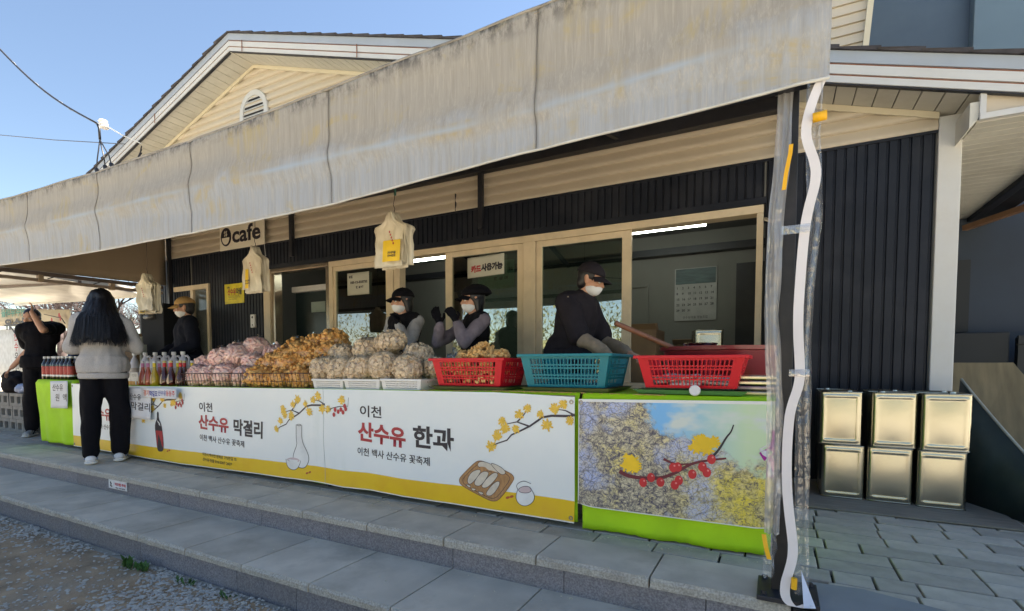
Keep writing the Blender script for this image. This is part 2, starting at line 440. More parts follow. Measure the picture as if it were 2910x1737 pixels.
# roof: fascia bands, soffit, shingles
YO = 4.24; XR = 1.95; XL = -10.2
def rake(x0, x1, za, zb, y0, y1, nm, m, bevel=0, solid=None):
    """prism following the rake; za/zb are heights over the soffit line"""
    h = lambda x, d: zr(x) + d
    b = MB().hexa([(x0,y0,h(x0,za)),(x1,y0,h(x1,za)),(x1,y1,h(x1,za)),(x0,y1,h(x0,za)),
                   (x0,y0,h(x0,zb)),(x1,y0,h(x1,zb)),(x1,y1,h(x1,zb)),(x0,y1,h(x0,zb))])
    return b.build(nm, m, bld, bevel=bevel)
for x0, x1 in ((XL, AX), (AX, XR)):
    rake(x0, x1, .125, .205, YO-.03, YO+.03, 'fascia_band', mat('fascia_grey', (.36,.41,.48), .5, .05, 4, dirt=(.36,.38,.4), dscale=3, damt=.5))
    rake(x0, x1, .113, .124, YO-.018, YO+.02, 'fascia_groove', M_rust)
    rake(x0, x1, .052, .112, YO-.026, YO+.03, 'fascia_band', M_white)
    rake(x0, x1, .042, .051, YO-.014, YO+.02, 'fascia_groove', M_rust)
    rake(x0, x1, -.004, .041, YO-.020, YO+.03, 'fascia_band', M_white)
    rake(x0, x1, -.014, -.005, YO-.012, YO+.02, 'fascia_groove', M_black)
# fascia joints
for x in (-6.02, -4.1, -8.0, -.6):
    MB().beam((x, YO-.034, zr(x)-.01), (x, YO-.034, zr(x)+.125), .008, .006, (0,1,0)).build('fascia_joint', M_rust, bld)
# soffit strips between fascia and wall
for x0, x1 in ((XL, AX), (AX, 1.16)):
    n = int((x1 - x0) / .12)
    for g in range(0, n, 4):
        b = MB()
        for k in range(g, min(g + 4, n)):
            a = x0 + (x1-x0)*k/n + .004; c = x0 + (x1-x0)*(k+1)/n - .004
            b.hexa([(a,YO+.02,zr(a)-.004),(c,YO+.02,zr(c)-.004),(c,YF+.02,zr(c)-.004),(a,YF+.02,zr(a)-.004),
                    (a,YO+.02,zr(a)+.01),(c,YO+.02,zr(c)+.01),(c,YF+.02,zr(c)+.01),(a,YF+.02,zr(a)+.01)])
        b.build('soffit_panel', M_soffit, bld)
    rake(x0, x1, .011, .03, YO+.0205, YF+.14, 'soffit_backing', M_black)
    x1b = min(x1, .95); x0b = max(x0, -9.35)
    rake(x0b, x1b, -.05, -.0045, YF-.05, YF-.024, 'gable_trim', M_trim, .004)
# soffit joint at the ridge
MB().beam((AX, YO+.0, AZ-.012), (AX, YF-.03, AZ-.012), .025, .01).build('ridge_trim', M_soffit, bld)
# shingles: stepped tabs along each slope
def shingles(x0, x1):
    n = int(abs(x1 - x0) / .23); s = 1 if x1 > x0 else -1
    for k in range(n):
        a = x0 + (x1-x0)*k/n; c = x0 + (x1-x0)*(k+1)/n + s*.02; lift = .018
        zA = zr(a) + .206; zC = zr(c) + .206
        lo, hi = (a, c) if a < c else (c, a)
        zl, zh = (zA, zC) if a < c else (zC, zA)
        e = lift if s > 0 else 0; e2 = 0 if s > 0 else lift
        MB().hexa([(lo,YO-.05,zl),(hi,YO-.05,zh),(hi,13.2,zh),(lo,13.2,zl),
                   (lo,YO-.05-random.uniform(0,.012),zl+.012+e2),(hi,YO-.05,zh+.012+e),(hi,13.2,zh+.012+e),(lo,13.2,zl+.012+e2)]).build('shingle_course', M_shingle, bld)
shingles(AX, XR); shingles(AX, XL)
rake(XL, AX, .02, .2055, YO+.0305, 13.2, 'roof', M_black); rake(AX, XR, .05, .2055, YO+.0305, 13.2, 'roof', M_black)
# round-topped vent in the gable
vn = MB(); n = 20; cx, cz, ro, ri = -6.315, 4.30, .285, .215
ring = []
for k in range(n + 1):
    a = math.pi * k / n
    ring.append((math.cos(a), math.sin(a)))
ring = [(1,-1)] + ring + [(-1,-1)]
for i in range(len(ring) - 1):
    (a, b), (c, d) = ring[i], ring[i+1]
    f = lambda r, u, w, y: (cx + r*u, y, cz + r*w)
    vn.hexa([f(ri,a,b,YF-.05), f(ro,a,b,YF-.05), f(ro,a,b,YF-.02), f(ri,a,b,YF-.02), f(ri,c,d,YF-.05), f(ro,c,d,YF-.05), f(ro,c,d,YF-.02), f(ri,c,d,YF-.02)])
vo = vn.build('gable_vent', M_white, bld, bevel=.004)
MB().poly([(cx+.215*u, YF-.028, cz+.215*w) for u, w in ring]).build('vent_backing', M_black, vo)
for k in range(9):
    zz = cz - .19 + k * .046; r = .212 if zz < cz else math.sqrt(max(.001, .212**2 - (zz-cz)**2))
    MB().add([(cx-r,YF-.052,zz),(cx+r,YF-.052,zz),(cx+r,YF-.03,zz+.028),(cx-r,YF-.03,zz+.028),(cx-r,YF-.046,zz-.004),(cx+r,YF-.046,zz-.004)],
             [(0,1,2,3),(4,5,1,0),(3,2,5,4)]).build('louvre', M_white, vo)
# side eave at the right: box return and grooved soffit
b = MB()
for k in range(58):
    y = 4.3 + k * .1; b.box(1.085, 1.72, y + .006, y + .094, 2.44, 2.46)
b.build('side_soffit', M_soffit, bld)
MB().box(1.084, 1.80, 4.3, 10.1, 2.4605, 2.48).build('side_soffit_backing', M_black, bld)
MB().box(1.721, 1.80, 4.29, 10.1, 2.40, 2.52).build('gutter', M_clad, bld, bevel=.01)
MB().hexa([(1.04,4.262,2.40),(1.075,4.262,2.44),(1.075,4.56,2.44),(1.04,4.56,2.40),(1.04,4.262,2.56),(1.12,4.262,2.555),(1.12,4.56,2.555),(1.04,4.56,2.56)]).build('eave_return', M_soffit, bld)
MB().beam((1.085,4.25,2.455),(1.9,4.25,2.455),.03,.035).build('eave_trim', M_white, bld)
MB().beam((1.1,4.262,2.47),(1.1,4.262,2.60),.03,.035,(0,1,0)).build('eave_trim', M_white, bld)
MB().box(1.12,1.9,4.28,4.3,2.47,2.62).build('eave_box', M_siding, bld)
# upper dormer wall seen over the awning
b = MB(); b.hexa([(-2.4,6.2,3.2),(.62,6.2,3.2),(.62,9,3.2),(-2.4,9,3.2),(-2.4,6.2,6.6),(.86,6.2,6.6),(.86,9,6.6),(-2.4,9,6.6)])
dm = b.build('dormer_wall', M_siding, bld)
for k in range(34):
    zz = 3.2 + k*.1; xr = .62 + .24*(k*.1)/3.4
    MB().hexa([(-2.4,6.17,zz),(xr,6.17,zz),(xr,6.199,zz),(-2.4,6.199,zz),(-2.4,6.19,zz+.095),(xr,6.19,zz+.095),(xr,6.199,zz+.095),(-2.4,6.199,zz+.095)]).build('siding_board', M_siding, dm)
MB().beam((.63,6.15,3.2),(.875,6.15,6.6),.05,.05,(0,1,0)).build('dormer_trim', M_trim, dm)

# interior
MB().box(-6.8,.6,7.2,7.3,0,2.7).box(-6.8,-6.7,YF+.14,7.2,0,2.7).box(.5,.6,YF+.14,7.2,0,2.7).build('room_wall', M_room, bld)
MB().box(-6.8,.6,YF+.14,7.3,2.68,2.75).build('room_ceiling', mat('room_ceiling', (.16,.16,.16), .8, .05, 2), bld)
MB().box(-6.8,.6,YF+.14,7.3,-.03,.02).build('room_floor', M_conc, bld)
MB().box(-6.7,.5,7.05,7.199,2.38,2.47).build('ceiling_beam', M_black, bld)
MB().box(-.50,.12,7.12,7.199,0,2.2).build('inner_door', M_black, bld)
def tubelight(x0, x1, y, z, label):
    t = thing('strip_light', label, 'light', ((x0+x1)/2, y, z), 'strip lights on the shop ceiling')
    MB().box(x0, x1, y-.04, y+.04, z+.03, z+.07).build('housing', M_white, t)
    MB().tube([(x0+.02,y,z+.012),(x1-.02,y,z+.012)], .018, 10).build('lamp_tube', mat('lamp_glow', (.8,.85,.85), emit=(.85,1,.95), estr=5), t)
tubelight(-1.95, -.72, 6.0, 2.44, 'lit white fluorescent strip light above the open right window bay')
tubelight(-5.0, -3.78, 6.0, 2.42, 'lit white fluorescent strip light behind the woman in the black cap')

# ------------------------------------------------------------------ glazing
def bar(parent, x0, x1, z0, z1, y0=YF-.04, y1=YF+.09, m=M_frame, nm='frame'):
    return MB().box(x0, x1, y0, y1, z0, z1).build(nm, m, parent, bevel=.004)
win = bpy.data.objects.new('serving_window', None); COL.objects.link(win); win.parent = bld; win.location = -Vector(bld.location)
def fr(x0, x1, z0, z1, dy=0, nm='frame'):
    o = MB().box(x0, x1, YF-.045+dy, YF+.09, z0, z1).build(nm, M_frame, None, bevel=.004); o.parent = win; return o
fr(-4.96, -.13, 2.115, 2.18); fr(-4.96, -.13, .692, .74, -.02, 'sill')
fr(-.178, -.13, .741, 2.114); fr(-4.96, -4.90, .741, 2.114)
def sash(x0, x1, w=.06, y=YF-.025, pane=True, z0=.742, z1=2.113, wr=None):
    wr = wr or w
    s = MB().box(x0, x0+w, y, y+.035, z0, z1).box(x1-wr, x1, y, y+.035, z0, z1).box(x0+w, x1-wr, y, y+.035, z1-.055, z1).box(x0+w, x1-wr, y, y+.035, z0, z0+.07)
    o = s.build('sash', M_frame, None, bevel=.003); o.parent = win
    if pane:
        p = MB().box(x0+w-.003, x1-wr+.003, y+.014, y+.02, z0+.067, z1-.052).build('pane', M_glass, None); p.parent = win
    return o
sash(-4.90, -3.95, .035, wr=.11); fr(-3.945, -3.86, .741, 2.114, .03)
sash(-3.215, -2.265, .085, y=YF-.03, wr=.075)
fr(-2.262, -2.135, .741, 2.114, -.005)
sash(-2.13, -1.19, .06, y=YF-.03, wr=.085)
# door with steel frame, dark glass leaf ajar
dr = bpy.data.objects.new('entrance_door', None); COL.objects.link(dr); dr.parent = bld; dr.location = -Vector(bld.location)
def dbar(b, nm, m, bevel=.004):
    o = b.build(nm, m, None, bevel=bevel); o.parent = dr; return o
dbar(MB().box(-6.19,-6.06,YF-.05,YF+.1,0,2.185), 'frame', M_frame)
dbar(MB().box(-6.055,-6.0,YF-.02,YF+.1,0,2.13), 'frame', M_steel)
dbar(MB().box(-5.03,-4.965,YF-.03,YF+.1,0,2.13), 'frame', M_steel)
dbar(MB().box(-6.058,-4.965,YF-.04,YF+.1,2.131,2.18), 'frame', M_steel)
dbar(MB().box(-5.98,-5.05,YF+.30,YF+.345,.05,2.0), 'leaf', mat('dark_leaf', (.02,.035,.04), .25, .1, 3))
dbar(MB().box(-5.99,-5.06,YF+.24,YF+.30,1.9,1.98), 'closer', M_white, .01)
dbar(MB().tube([(-5.32,YF+.24,1.05),(-5.32,YF+.24,1.38)],.012,8).tube([(-5.2,YF+.22,1.05),(-5.2,YF+.22,1.38)],.012,8), 'handle', mat('chrome', (.7,.7,.7), .15, .05, metal=1), 0)
dbar(MB().box(-5.66,-5.40,YF+.288,YF+.299,1.62,1.76), 'notice', mat('green_paper', (.28,.36,.34), .7), 0)
# little window at the left
lw = bpy.data.objects.new('window', None); COL.objects.link(lw); lw.parent = bld; lw.location = -Vector(bld.location)
def lbar(b, nm, m, bevel=.003):
    o = b.build(nm, m, None, bevel=bevel); o.parent = lw; return o
lbar(MB().box(-8.3,-7.42,YF-.045,YF+.05,2.03,2.10).box(-7.47,-7.42,YF-.045,YF+.05,.99,2.03).box(-7.87,-7.80,YF-.045,YF+.05,.99,2.03).box(-8.3,-7.87,YF-.045,YF-.022,.99,1.06).box(-7.80,-7.47,YF-.045,YF+.05,.99,1.04), 'frame', M_frame)
lbar(MB().box(-7.8,-7.47,YF+.0,YF+.006,1.04,2.03), 'pane', M_dglass)
sc = MB()
for k in range(36): x = -7.8 + .33*k/36; sc.box(x, x+.002, YF-.012, YF-.010, 1.04, 2.03)
for k in range(100): z = 1.04 + .99*k/100; sc.box(-7.8, -7.47, YF-.0095, YF-.008, z, z+.002)
lbar(sc, 'insect_screen', mat('screen_mesh', (.25,.27,.25), .6), 0)['kind'] = 'stuff'

# ------------------------------------------------------------------ neighbour building behind, right
M_blue = mat('blue_wall', (.075,.115,.175), .45, .06, 1.5, dirt=(.10,.15,.2), dscale=.6, damt=.5)
M_blue2 = mat('blue_wall_light', (.13,.2,.27), .4, .06, 1.5)
nb = thing('neighbour_building', 'tall flat blue grey building rising behind the right end of the gable roof', 'building', (3, 9, 0))
MB().box(-2.2,.798,9,14,-.3,17).box(1.03,8,9,14,-.3,17).build('wall', M_blue, nb)  # unseen top and hidden left stretch added to shade the steps and paving
MB().box(.80,1.027,8.9,14,-.3,17).build('pale_panel', mat('pale_blue', (.3,.38,.45), .5, .05, 2), nb, bevel=.01)
MB().box(2.15,8,8.8,8.998,-.3,17).build('glazed_bay', M_blue2, nb, bevel=.01)
M_ddk = mat('dark_teal_wall', (.010,.014,.018), .6, .15, 3)
sd_ = thing('side_shed', 'low dark blue shed wall right of the white corner board with a framed dark gate', 'shed', (2.2, 7, 0))
MB().box(1.25,4.6,7.0,8.4,0,3.4).build('wall', mat('shed_wall', (.018,.032,.055), .6, .15, 1.5), sd_)
MB().box(1.35,1.75,6.93,6.998,1.25,2.0).build('window', M_ddk, sd_)
MB().box(1.5,1.95,6.5,6.55,.0,1.22).build('gate_panel', M_ddk, sd_, bevel=.01)
g = MB().box(2.0,3.1,6.5,6.54,.0,1.16)
gp = g.build('gate_panel', M_ddk, sd_)
MB().box(2.0,3.1,6.46,6.499,1.10,1.18).box(2.0,2.08,6.46,6.499,.0,1.09).beam((2.08,6.475,.3),(3.1,6.475,1.05),.03,.07).build('gate_brace', mat('gate_frame', (.02,.024,.026), .6), gp)
MB().beam((1.68,6.9,2.32),(2.35,6.0,2.42),.06,.05).build('brown_rail', mat('brown_paint', (.22,.12,.07), .6), sd_)

# ------------------------------------------------------------------ awning
aw = thing('awning', 'long stained grey canvas awning sheltering the stall on black steel frame', 'awning', (-4, 2.1, 0))
def lerp(xs, ys, x): return float(np.interp(x, xs, ys))
BX = [-8.6,-6.745,-5.3,-3.914,-3.0,-2.269,-1.6,-.978,-.363,.13]; BZ = [1.90,1.871,1.828,1.805,1.803,1.813,1.838,1.858,1.871,1.896]
TX = [-8.6,-6.673,-5.7,-4.786,-3.587,-2.9,-2.086,-1.246,-.897,.13]; TZ = [2.51,2.49,2.46,2.436,2.424,2.432,2.451,2.471,2.483,2.50]
CX = [-8.6,-6.71,-2.263,-.978,-.289,.13]; CZ = [2.2,2.165,2.063,2.02,2.05,2.06]
def cloth(name, base=(.385,.36,.32), clean=(.375,.405,.45)):
    m = bpy.data.materials.new(name); m.use_nodes = True; n = m.node_tree.nodes; l = m.node_tree.links; b = n['Principled BSDF']
    tc = n.new('ShaderNodeTexCoord'); sp = n.new('ShaderNodeSeparateXYZ'); l.new(tc.outputs['Object'], sp.inputs[0])
    at = n.new('ShaderNodeAttribute'); at.attribute_name = 'fold'
    def noise_(scale, st, det=6, rough=.6, dist=0):
        mp = n.new('ShaderNodeMapping'); mp.inputs['Scale'].default_value = st; l.new(tc.outputs['Object'], mp.inputs[0])
        t = n.new('ShaderNodeTexNoise'); t.inputs['Scale'].default_value = scale; t.inputs['Detail'].default_value = det
        t.inputs['Roughness'].default_value = rough; t.inputs['Distortion'].default_value = dist; l.new(mp.outputs[0], t.inputs[0]); return t.outputs[0]
    def rng(o, a, b_, c=0, d=1):
        r = n.new('ShaderNodeMapRange'); r.inputs[1].default_value = a; r.inputs[2].default_value = b_; r.inputs[3].default_value = c; r.inputs[4].default_value = d
        l.new(o, r.inputs[0]); return r.outputs[0]
    def mix(f, a, b_, mode='MIX'):
        x = n.new('ShaderNodeMix'); x.data_type = 'RGBA'; x.blend_type = mode
        for s, v in ((0, f), (6, a), (7, b_)):
            if isinstance(v, (int, float)): x.inputs[s].default_value = v
            elif isinstance(v, tuple): x.inputs[s].default_value = (*v, 1)
            else: l.new(v, x.inputs[s])
        return x.outputs[2]
    def add(a, b_, op='ADD'):
        x = n.new('ShaderNodeMath'); x.operation = op
        for s, v in ((0, a), (1, b_)):
            if isinstance(v, (int, float)): x.inputs[s].default_value = v
            else: l.new(v, x.inputs[s])
        return x.outputs[0]
    # washed-out lower part below the crease (attribute fold: 0 bottom, .5 crease, 1 top)
    low = rng(add(at.outputs['Fac'], rng(noise_(3, (1,1,1.5)), .3, .7, -.14, .14)), .36, .50, 1, 0)
    col = mix(low, base, clean)
    streak = noise_(34, (1, 1, .05), 4, .7)
    col = mix(rng(streak, .42, .68, 0, .5), col, (.28,.26,.225))
    streak2 = noise_(90, (1, 1, .04), 3, .8)
    col = mix(rng(streak2, .5, .68, 0, .4), col, (.56,.52,.45))
    ochre = add(rng(noise_(2.2, (1, 1, 1.6), 5, .6, 1.2), .53, .66, 0, .8), rng(noise_(22, (1,1,.12), 3), .4, .6), 'MULTIPLY')
    col = mix(ochre, col, (.44,.36,.19))
    # dark mould along the top hem
    top = add(rng(at.outputs['Fac'], .86, 1.0), rng(noise_(16, (1,1,.5), 6, .75), .46, .6), 'MULTIPLY')
    col = mix(top, col, (.07,.065,.06))
    blot = add(rng(noise_(5.5, (1,1,.8), 7, .8), .68, .76), .8, 'MULTIPLY')
    col = mix(blot, col, (.13,.12,.10))
    # bluish chalk mark along the crease
    bl = add(rng(add(at.outputs['Fac'], .44, 'SUBTRACT'), -.035, 0), rng(add(at.outputs['Fac'], .44, 'SUBTRACT'), 0, .035, 1, 0), 'MULTIPLY')
    col = mix(add(bl, rng(noise_(1.3, (1,1,1)), .40, .58, 0, .85), 'MULTIPLY'), col, (.36,.45,.56))
    hem = rng(at.outputs['Fac'], .0, .022, .75, 0)
    col = mix(hem, col, (.56,.55,.52))
    l.new(col, b.inputs['Base Color']); b.inputs['Roughness'].default_value = .62
    tl = n.new('ShaderNodeBsdfTranslucent'); l.new(col, tl.inputs[0])
    mx = n.new('ShaderNodeMixShader'); mx.inputs[0].default_value = .12
    out = n['Material Output']; l.new(b.outputs[0], mx.inputs[1]); l.new(tl.outputs[0], mx.inputs[2]); l.new(mx.outputs[0], out.inputs[0])
    bp = n.new('ShaderNodeBump'); bp.inputs['Distance'].default_value = .004; l.new(noise_(7, (1.6,1,.7), 4, .5, .6), bp.inputs['Height'])
    l.new(bp.outputs[0], b.inputs['Normal'])
    return m
M_cloth = cloth('awning_canvas')
seams = [.135, -.978, -2.27, -3.58, -4.85, -6.1, -7.35, -8.6]
def vpt(x, t):
    zb, zc, zt = lerp(BX,BZ,x), lerp(CX,CZ,x), lerp(TX,TZ,x)
    z = zb + (zc-zb)*t/.44 if t < .44 else zc + (zt-zc)*(t-.44)/.56
    y = 2.1 - .024*math.exp(-((t-.46)/.13)**2) + .010*math.sin(x*2.1) * (1-t)
    y += .007*noise.noise(Vector((x*3.2, t*1.3, 2))) + .004*noise.noise(Vector((x*11, t*1.5, 7)))*(1.2-t)
    y += .008*noise.noise(Vector((x*1.2 + t*3, t*6, 4)))
    for s in seams: y += .008*math.exp(-((x-s)/.03)**2)
    return Vector((x, y, z))
for a, b in zip(seams[1:], seams[:-1]):
    nu, nv = 56, 26
    o = MB().grid(lambda u, v: vpt(a + (b-a)*u, v), nu, nv).build('valance_panel', M_cloth, aw, smooth=True, solid=.003)
    at = o.data.attributes.new('fold', 'FLOAT', 'POINT')
    at.data.foreach_set('value', [j/nv for j in range(nv+1) for i in range(nu+1)])
M_seam = mat('seam_thread', (.17,.16,.145), .8)
for s in seams[1:-1]:
    MB().tube([vpt(s + .002*math.sin(t*9+s), t) + Vector((0,-.004,0)) for t in [k/14 for k in range(15)]], .0012, 5).build('seam', M_seam, aw)
MB().tube([vpt(x, 0) + Vector((0,-.002,0)) for x in np.linspace(-8.6,.135,90)], .006, 6).build('bottom_hem', mat('hem', (.55,.55,.52), .6), aw, smooth=True)
MB().tube([vpt(x, 1) + Vector((0,.002,0)) for x in np.linspace(-8.6,.135,90)], .008, 6).build('top_hem', mat('hem_dark', (.3,.28,.25), .6, dirt=(.08,.07,.06), dscale=9, damt=.8), aw, smooth=True)
M_roofcloth = mat('canvas_roof', (.38,.31,.23), .7, .08, 3, .004, 8)
def roofp(x, v):
    p = vpt(x, 1); q = Vector((x, 4.56, 3.04)); s = .03*math.sin(math.pi*v)*math.cos(x*2.2)
    return p.lerp(q, v) + Vector((0, 0, -.02 - abs(s)))
MB().grid(lambda u, v: roofp(-8.55 + 8.67*u, v), 80, 14).build('roof_sheet', M_roofcloth, aw, smooth=True, solid=.003)
MB().grid(lambda u, v: Vector((-8.5 + .01*math.sin(u*9), 2.12 + 2.44*u, 2.10 + .045*u + (lerp([0,1],[.36,.88],u))*v)), 20, 6).build('end_flap', M_tan, aw, smooth=True, solid=.004)
# frame
def fb(a, b, w=.05, h=.05, m=M_black, nm='frame_bar', up=(0,0,1)): return MB().beam(a, b, w, h, up).build(nm, m, aw, bevel=.004)
fb((-8.5,2.16,2.36),(.08,2.16,2.36)); fb((-8.5,2.16,1.93),(.08,2.16,1.93),.04,.05)
fb((-8.5,4.53,2.935),(.08,4.53,2.935),.09,.14)
fb((-8.5,3.35,2.56),(.08,3.35,2.56),.04,.05)
for x in (-8.46,-5.58,-4.1,-2.74,-1.3,.03): fb((x,2.18,2.34),(x,4.5,2.92),.045,.05)
for x in (-8.35,-5.58,-2.74,.03): fb((x,4.53,2.3 if x > -8 else 0),(x,4.53,2.87),.05,.05,up=(0,1,0))
M_brownbar = mat('brown_bar', (.14,.11,.10), .6, .2, 6)
fb((-8.5,2.12,2.075),(-8.5,4.5,2.105),.05,.05,M_brownbar); fb((-8.5,2.12,1.99),(-8.5,4.5,2.02),.04,.04,mat('tan_bar', (.3,.24,.2), .6))
for y in (2.6,3.1,3.6,4.1): fb((-8.5,y,2.03),(-8.5,y+.12,2.09),.012,.012)
for y in (3.0,3.8): MB().box(-8.54,-8.46,y,y+.05,1.98,2.07).build('pipe_clip', M_tan, aw)
# right post with base plate
po = thing('canopy_post', 'black square steel post on bolted base plate at right end of the awning', 'post', (.045, 2.235, 0))
MB().box(-.006,.048,2.20,2.26,.02,2.5).build('post_shaft', mat('black_post', (.012,.013,.016), .5, .2, 6, dirt=(.07,.05,.05), dscale=6, damt=.3), po, bevel=.003)
MB().box(-.055,.155,2.12,2.33,.003,.022).build('base_plate', M_black, po, bevel=.003)
for x in (-.03,.13):
    for y in (2.145,2.305): MB().lathe([(0,.034),(.011,.034),(.011,.022)],6,(x,y,0)).build('bolt', M_black, po)
# ------------------------------------------------------------------ stall tables, cloths, banners
def topz(x): return lerp([-7.6,-6.7,-6.65,-5.6,-3.7,-2.4,-1.4,.1],[.735,.735,.70,.70,.715,.73,.745,.745],x)
M_green = mat('lime_cloth', (.42,.74,.012), .75, .08, 5, .0015, 300, dirt=(.33,.58,.03), dscale=3, damt=.4)
M_wood = mat('pale_wood', (.35,.25,.15), .6, .2, 3, stretch=(1,12,12))
def table(x0, x1, label):
    t = thing('folding_table', label, 'table', ((x0+x1)/2, 2.95, 0), 'tables carrying the stall')
    z0, z1 = topz(x0+.01)-.012, topz(x1-.01)-.012
    MB().hexa([(x0,2.63,z0-.03),(x1,2.63,z1-.03),(x1,3.28,z1-.03),(x0,3.28,z0-.03),(x0,2.63,z0),(x1,2.63,z1),(x1,3.28,z1),(x0,3.28,z0)]).build('table_top', M_wood, t)
    for x in (x0+.06, x1-.06):
        for y in (2.68, 3.22): MB().tube([(x,y,.001),(x,y,topz(x)-.045)], .014, 8).build('leg', M_black, t)
table(-7.52, -6.70, 'short folding table under the plain green cloth at the far left end')
table(-6.62, -4.75, 'folding table behind the banner under the bottles')
table(-4.72, -2.88, 'folding table behind the banner under the pink and orange snack bags')
table(-2.85, -.99, 'folding table behind the banner under the first red basket')
table(-.93, -.03, 'folding table under the photo banner at the right end')
def drape(x0, x1, label, zb=.02, amp=.012, y0=2.615, flare=0, ragged=0, yb=3.3, seed=0, skew=0):
    """cloth: flat top, rounded front edge, hanging folds"""
    nu, nt, nh = int((x1-x0)*40)+8, 10, 22; rows = []
    def P(u, r):
        x = x0 + (x1-x0)*u
        if r <= nt: f = r/nt; return Vector((x, yb + (y0+.02-yb)*f, topz(x)+.002 + .0012*noise.noise(Vector((x*9, f*6, seed)))))
        f = (r-nt)/nh; zt = topz(x); zz = zt - .004 - (zt - zb)*f
        fold = math.sin(x*17+seed+2*noise.noise(Vector((x*2,seed,0))))*amp*f + .02*noise.noise(Vector((x*3.5, f*2, seed)))*f
        xx = x + skew*f*(1-u*.3) + (u-.5)*-flare*f
        e = ragged*noise.noise(Vector((x*30, 0, seed)))*(f > .95)
        return Vector((xx, y0 - .006 + fold, zz + e))
    vs = [P(i/nu, r) for r in range(nt+nh+1) for i in range(nu+1)]
    fs = [(r*(nu+1)+i, r*(nu+1)+i+1, (r+1)*(nu+1)+i+1, (r+1)*(nu+1)+i) for r in range(nt+nh) for i in range(nu)]
    o = MB().add(vs, fs).build('tablecloth', M_green, smooth=True, solid=.002)
    return tag(o, label, 'tablecloth', 'green tablecloths')
drape(-7.56, -6.66, 'plain lime green cloth hanging over the far left table beside the banner', .04, .014, skew=.11, seed=3)
drape(-6.64, -.965, 'long lime green cloth mostly hidden behind the white and yellow banner', .035, .006, 2.632, seed=5)
drape(-.945, -.0, 'lime green cloth showing below and above the tree photo banner', .012, .010, 2.62, flare=.03, ragged=.006, seed=8)
M_side = MB().grid(lambda u, v: Vector((-.002 - .015*v*u, 2.62 + .66*u, topz(0) - .72*v)), 14, 12).build('cloth_side', M_green, None, smooth=True)
M_side.parent = [o for o in COL.objects if o.name == 'tablecloth.002'][0]

# long printed banner
BBX = [-6.66,-5.78,-4.73,-3.69,-2.98,-2.70,-2.46,-2.17,-1.75,-.975]; BBZ = [.038,.032,.021,.036,.044,.036,.046,.035,.035,.031]
BTX = [-6.66,-5.6,-3.74,-2.44,-1.48,-.975]; BTZ = [.705,.701,.72,.733,.741,.728]
def by(x, z):
    return 2.592 + .010*noise.noise(Vector((x*2.2, z*3, 1))) - .012*math.exp(-((x+2.6)/.35)**2)*max(0,(.3-z))*2 + .003*noise.noise(Vector((x*7, z*5, 4)))
def bn(x, z, d=.002): return Vector((x, by(x, z) - d, z))
ban = thing('printed_banner', 'long white and yellow banner with korean lettering across the front of the stall', 'banner', (-3.8, 2.59, .4))
def nodes(name):
    m = bpy.data.materials.new(name); m.use_nodes = True; n = m.node_tree.nodes; l = m.node_tree.links
    class G: pass
    g = G(); g.m = m; g.n = n; g.l = l; g.b = n['Principled BSDF']; g.tc = n.new('ShaderNodeTexCoord')
    def put(s, v):
        if isinstance(v, (int, float)): s.default_value = v
        elif isinstance(v, tuple): s.default_value = (*v, 1)
        else: l.new(v, s)
    def noi(scale, st=(1,1,1), det=5, rough=.6, dist=0, off=(0,0,0)):
        mp = n.new('ShaderNodeMapping'); mp.inputs['Scale'].default_value = st; mp.inputs['Location'].default_value = off; l.new(g.tc.outputs['Object'], mp.inputs[0])
        t = n.new('ShaderNodeTexNoise'); t.inputs['Scale'].default_value = scale; t.inputs['Detail'].default_value = det
        t.inputs['Roughness'].default_value = rough; t.inputs['Distortion'].default_value = dist; l.new(mp.outputs[0], t.inputs[0]); return t.outputs[0]
    def rng(o, a, b, c=0, d=1):
        r = n.new('ShaderNodeMapRange')
        for i, v in enumerate((a, b, c, d)): r.inputs[i+1].default_value = v
        l.new(o, r.inputs[0]); return r.outputs[0]
    def mix(f, a, b):
        x = n.new('ShaderNodeMix'); x.data_type = 'RGBA'; put(x.inputs[0], f); put(x.inputs[6], a); put(x.inputs[7], b); return x.outputs[2]
    def mth(a, b, op='ADD'):
        x = n.new('ShaderNodeMath'); x.operation = op; put(x.inputs[0], a); put(x.inputs[1], b); return x.outputs[0]
    g.noi, g.rng, g.mix, g.mth = noi, rng, mix, mth
    sp = n.new('ShaderNodeSeparateXYZ'); l.new(g.tc.outputs['Object'], sp.inputs[0]); g.x, g.y, g.z = sp.outputs
    return g
g = nodes('banner_vinyl'); at = g.n.new('ShaderNodeAttribute'); at.attribute_name = 't'
c = g.mix(g.rng(g.noi(1.2), .4, .65), (.74,.80,.82), (.80,.84,.84))
streak = g.mth(g.rng(g.noi(6, (1,1,.12)), .55, .68), g.rng(g.mth(g.x, 2.62, 'ADD'), -.5, .5, 1, 0), 'MULTIPLY')
streak = g.mth(streak, g.rng(g.x, -3.1, -2.9), 'MULTIPLY')
c = g.mix(g.mth(streak, .45, 'MULTIPLY'), c, (.55,.65,.62))
yel = g.mix(g.rng(g.noi(5, det=6), .48, .7, 0, .55), (.80,.52,.012), (.74,.40,.02))
c = g.mix(g.mth(at.outputs['Fac'], g.rng(g.noi(.9), .3, .7, .165, .18), 'LESS_THAN'), c, yel)
c = g.mix(g.rng(at.outputs['Fac'], .003, .014, 1, 0), c, (.86,.87,.87))
g.l.new(c, g.b.inputs['Base Color']); g.b.inputs['Roughness'].default_value = .42
bp = g.n.new('ShaderNodeBump'); bp.inputs['Distance'].default_value = .002; g.l.new(g.noi(9, (1,1,1), 3), bp.inputs['Height']); g.l.new(bp.outputs[0], g.b.inputs['Normal'])
nu, nv = 260, 26; x0, x1 = -6.66, -.975
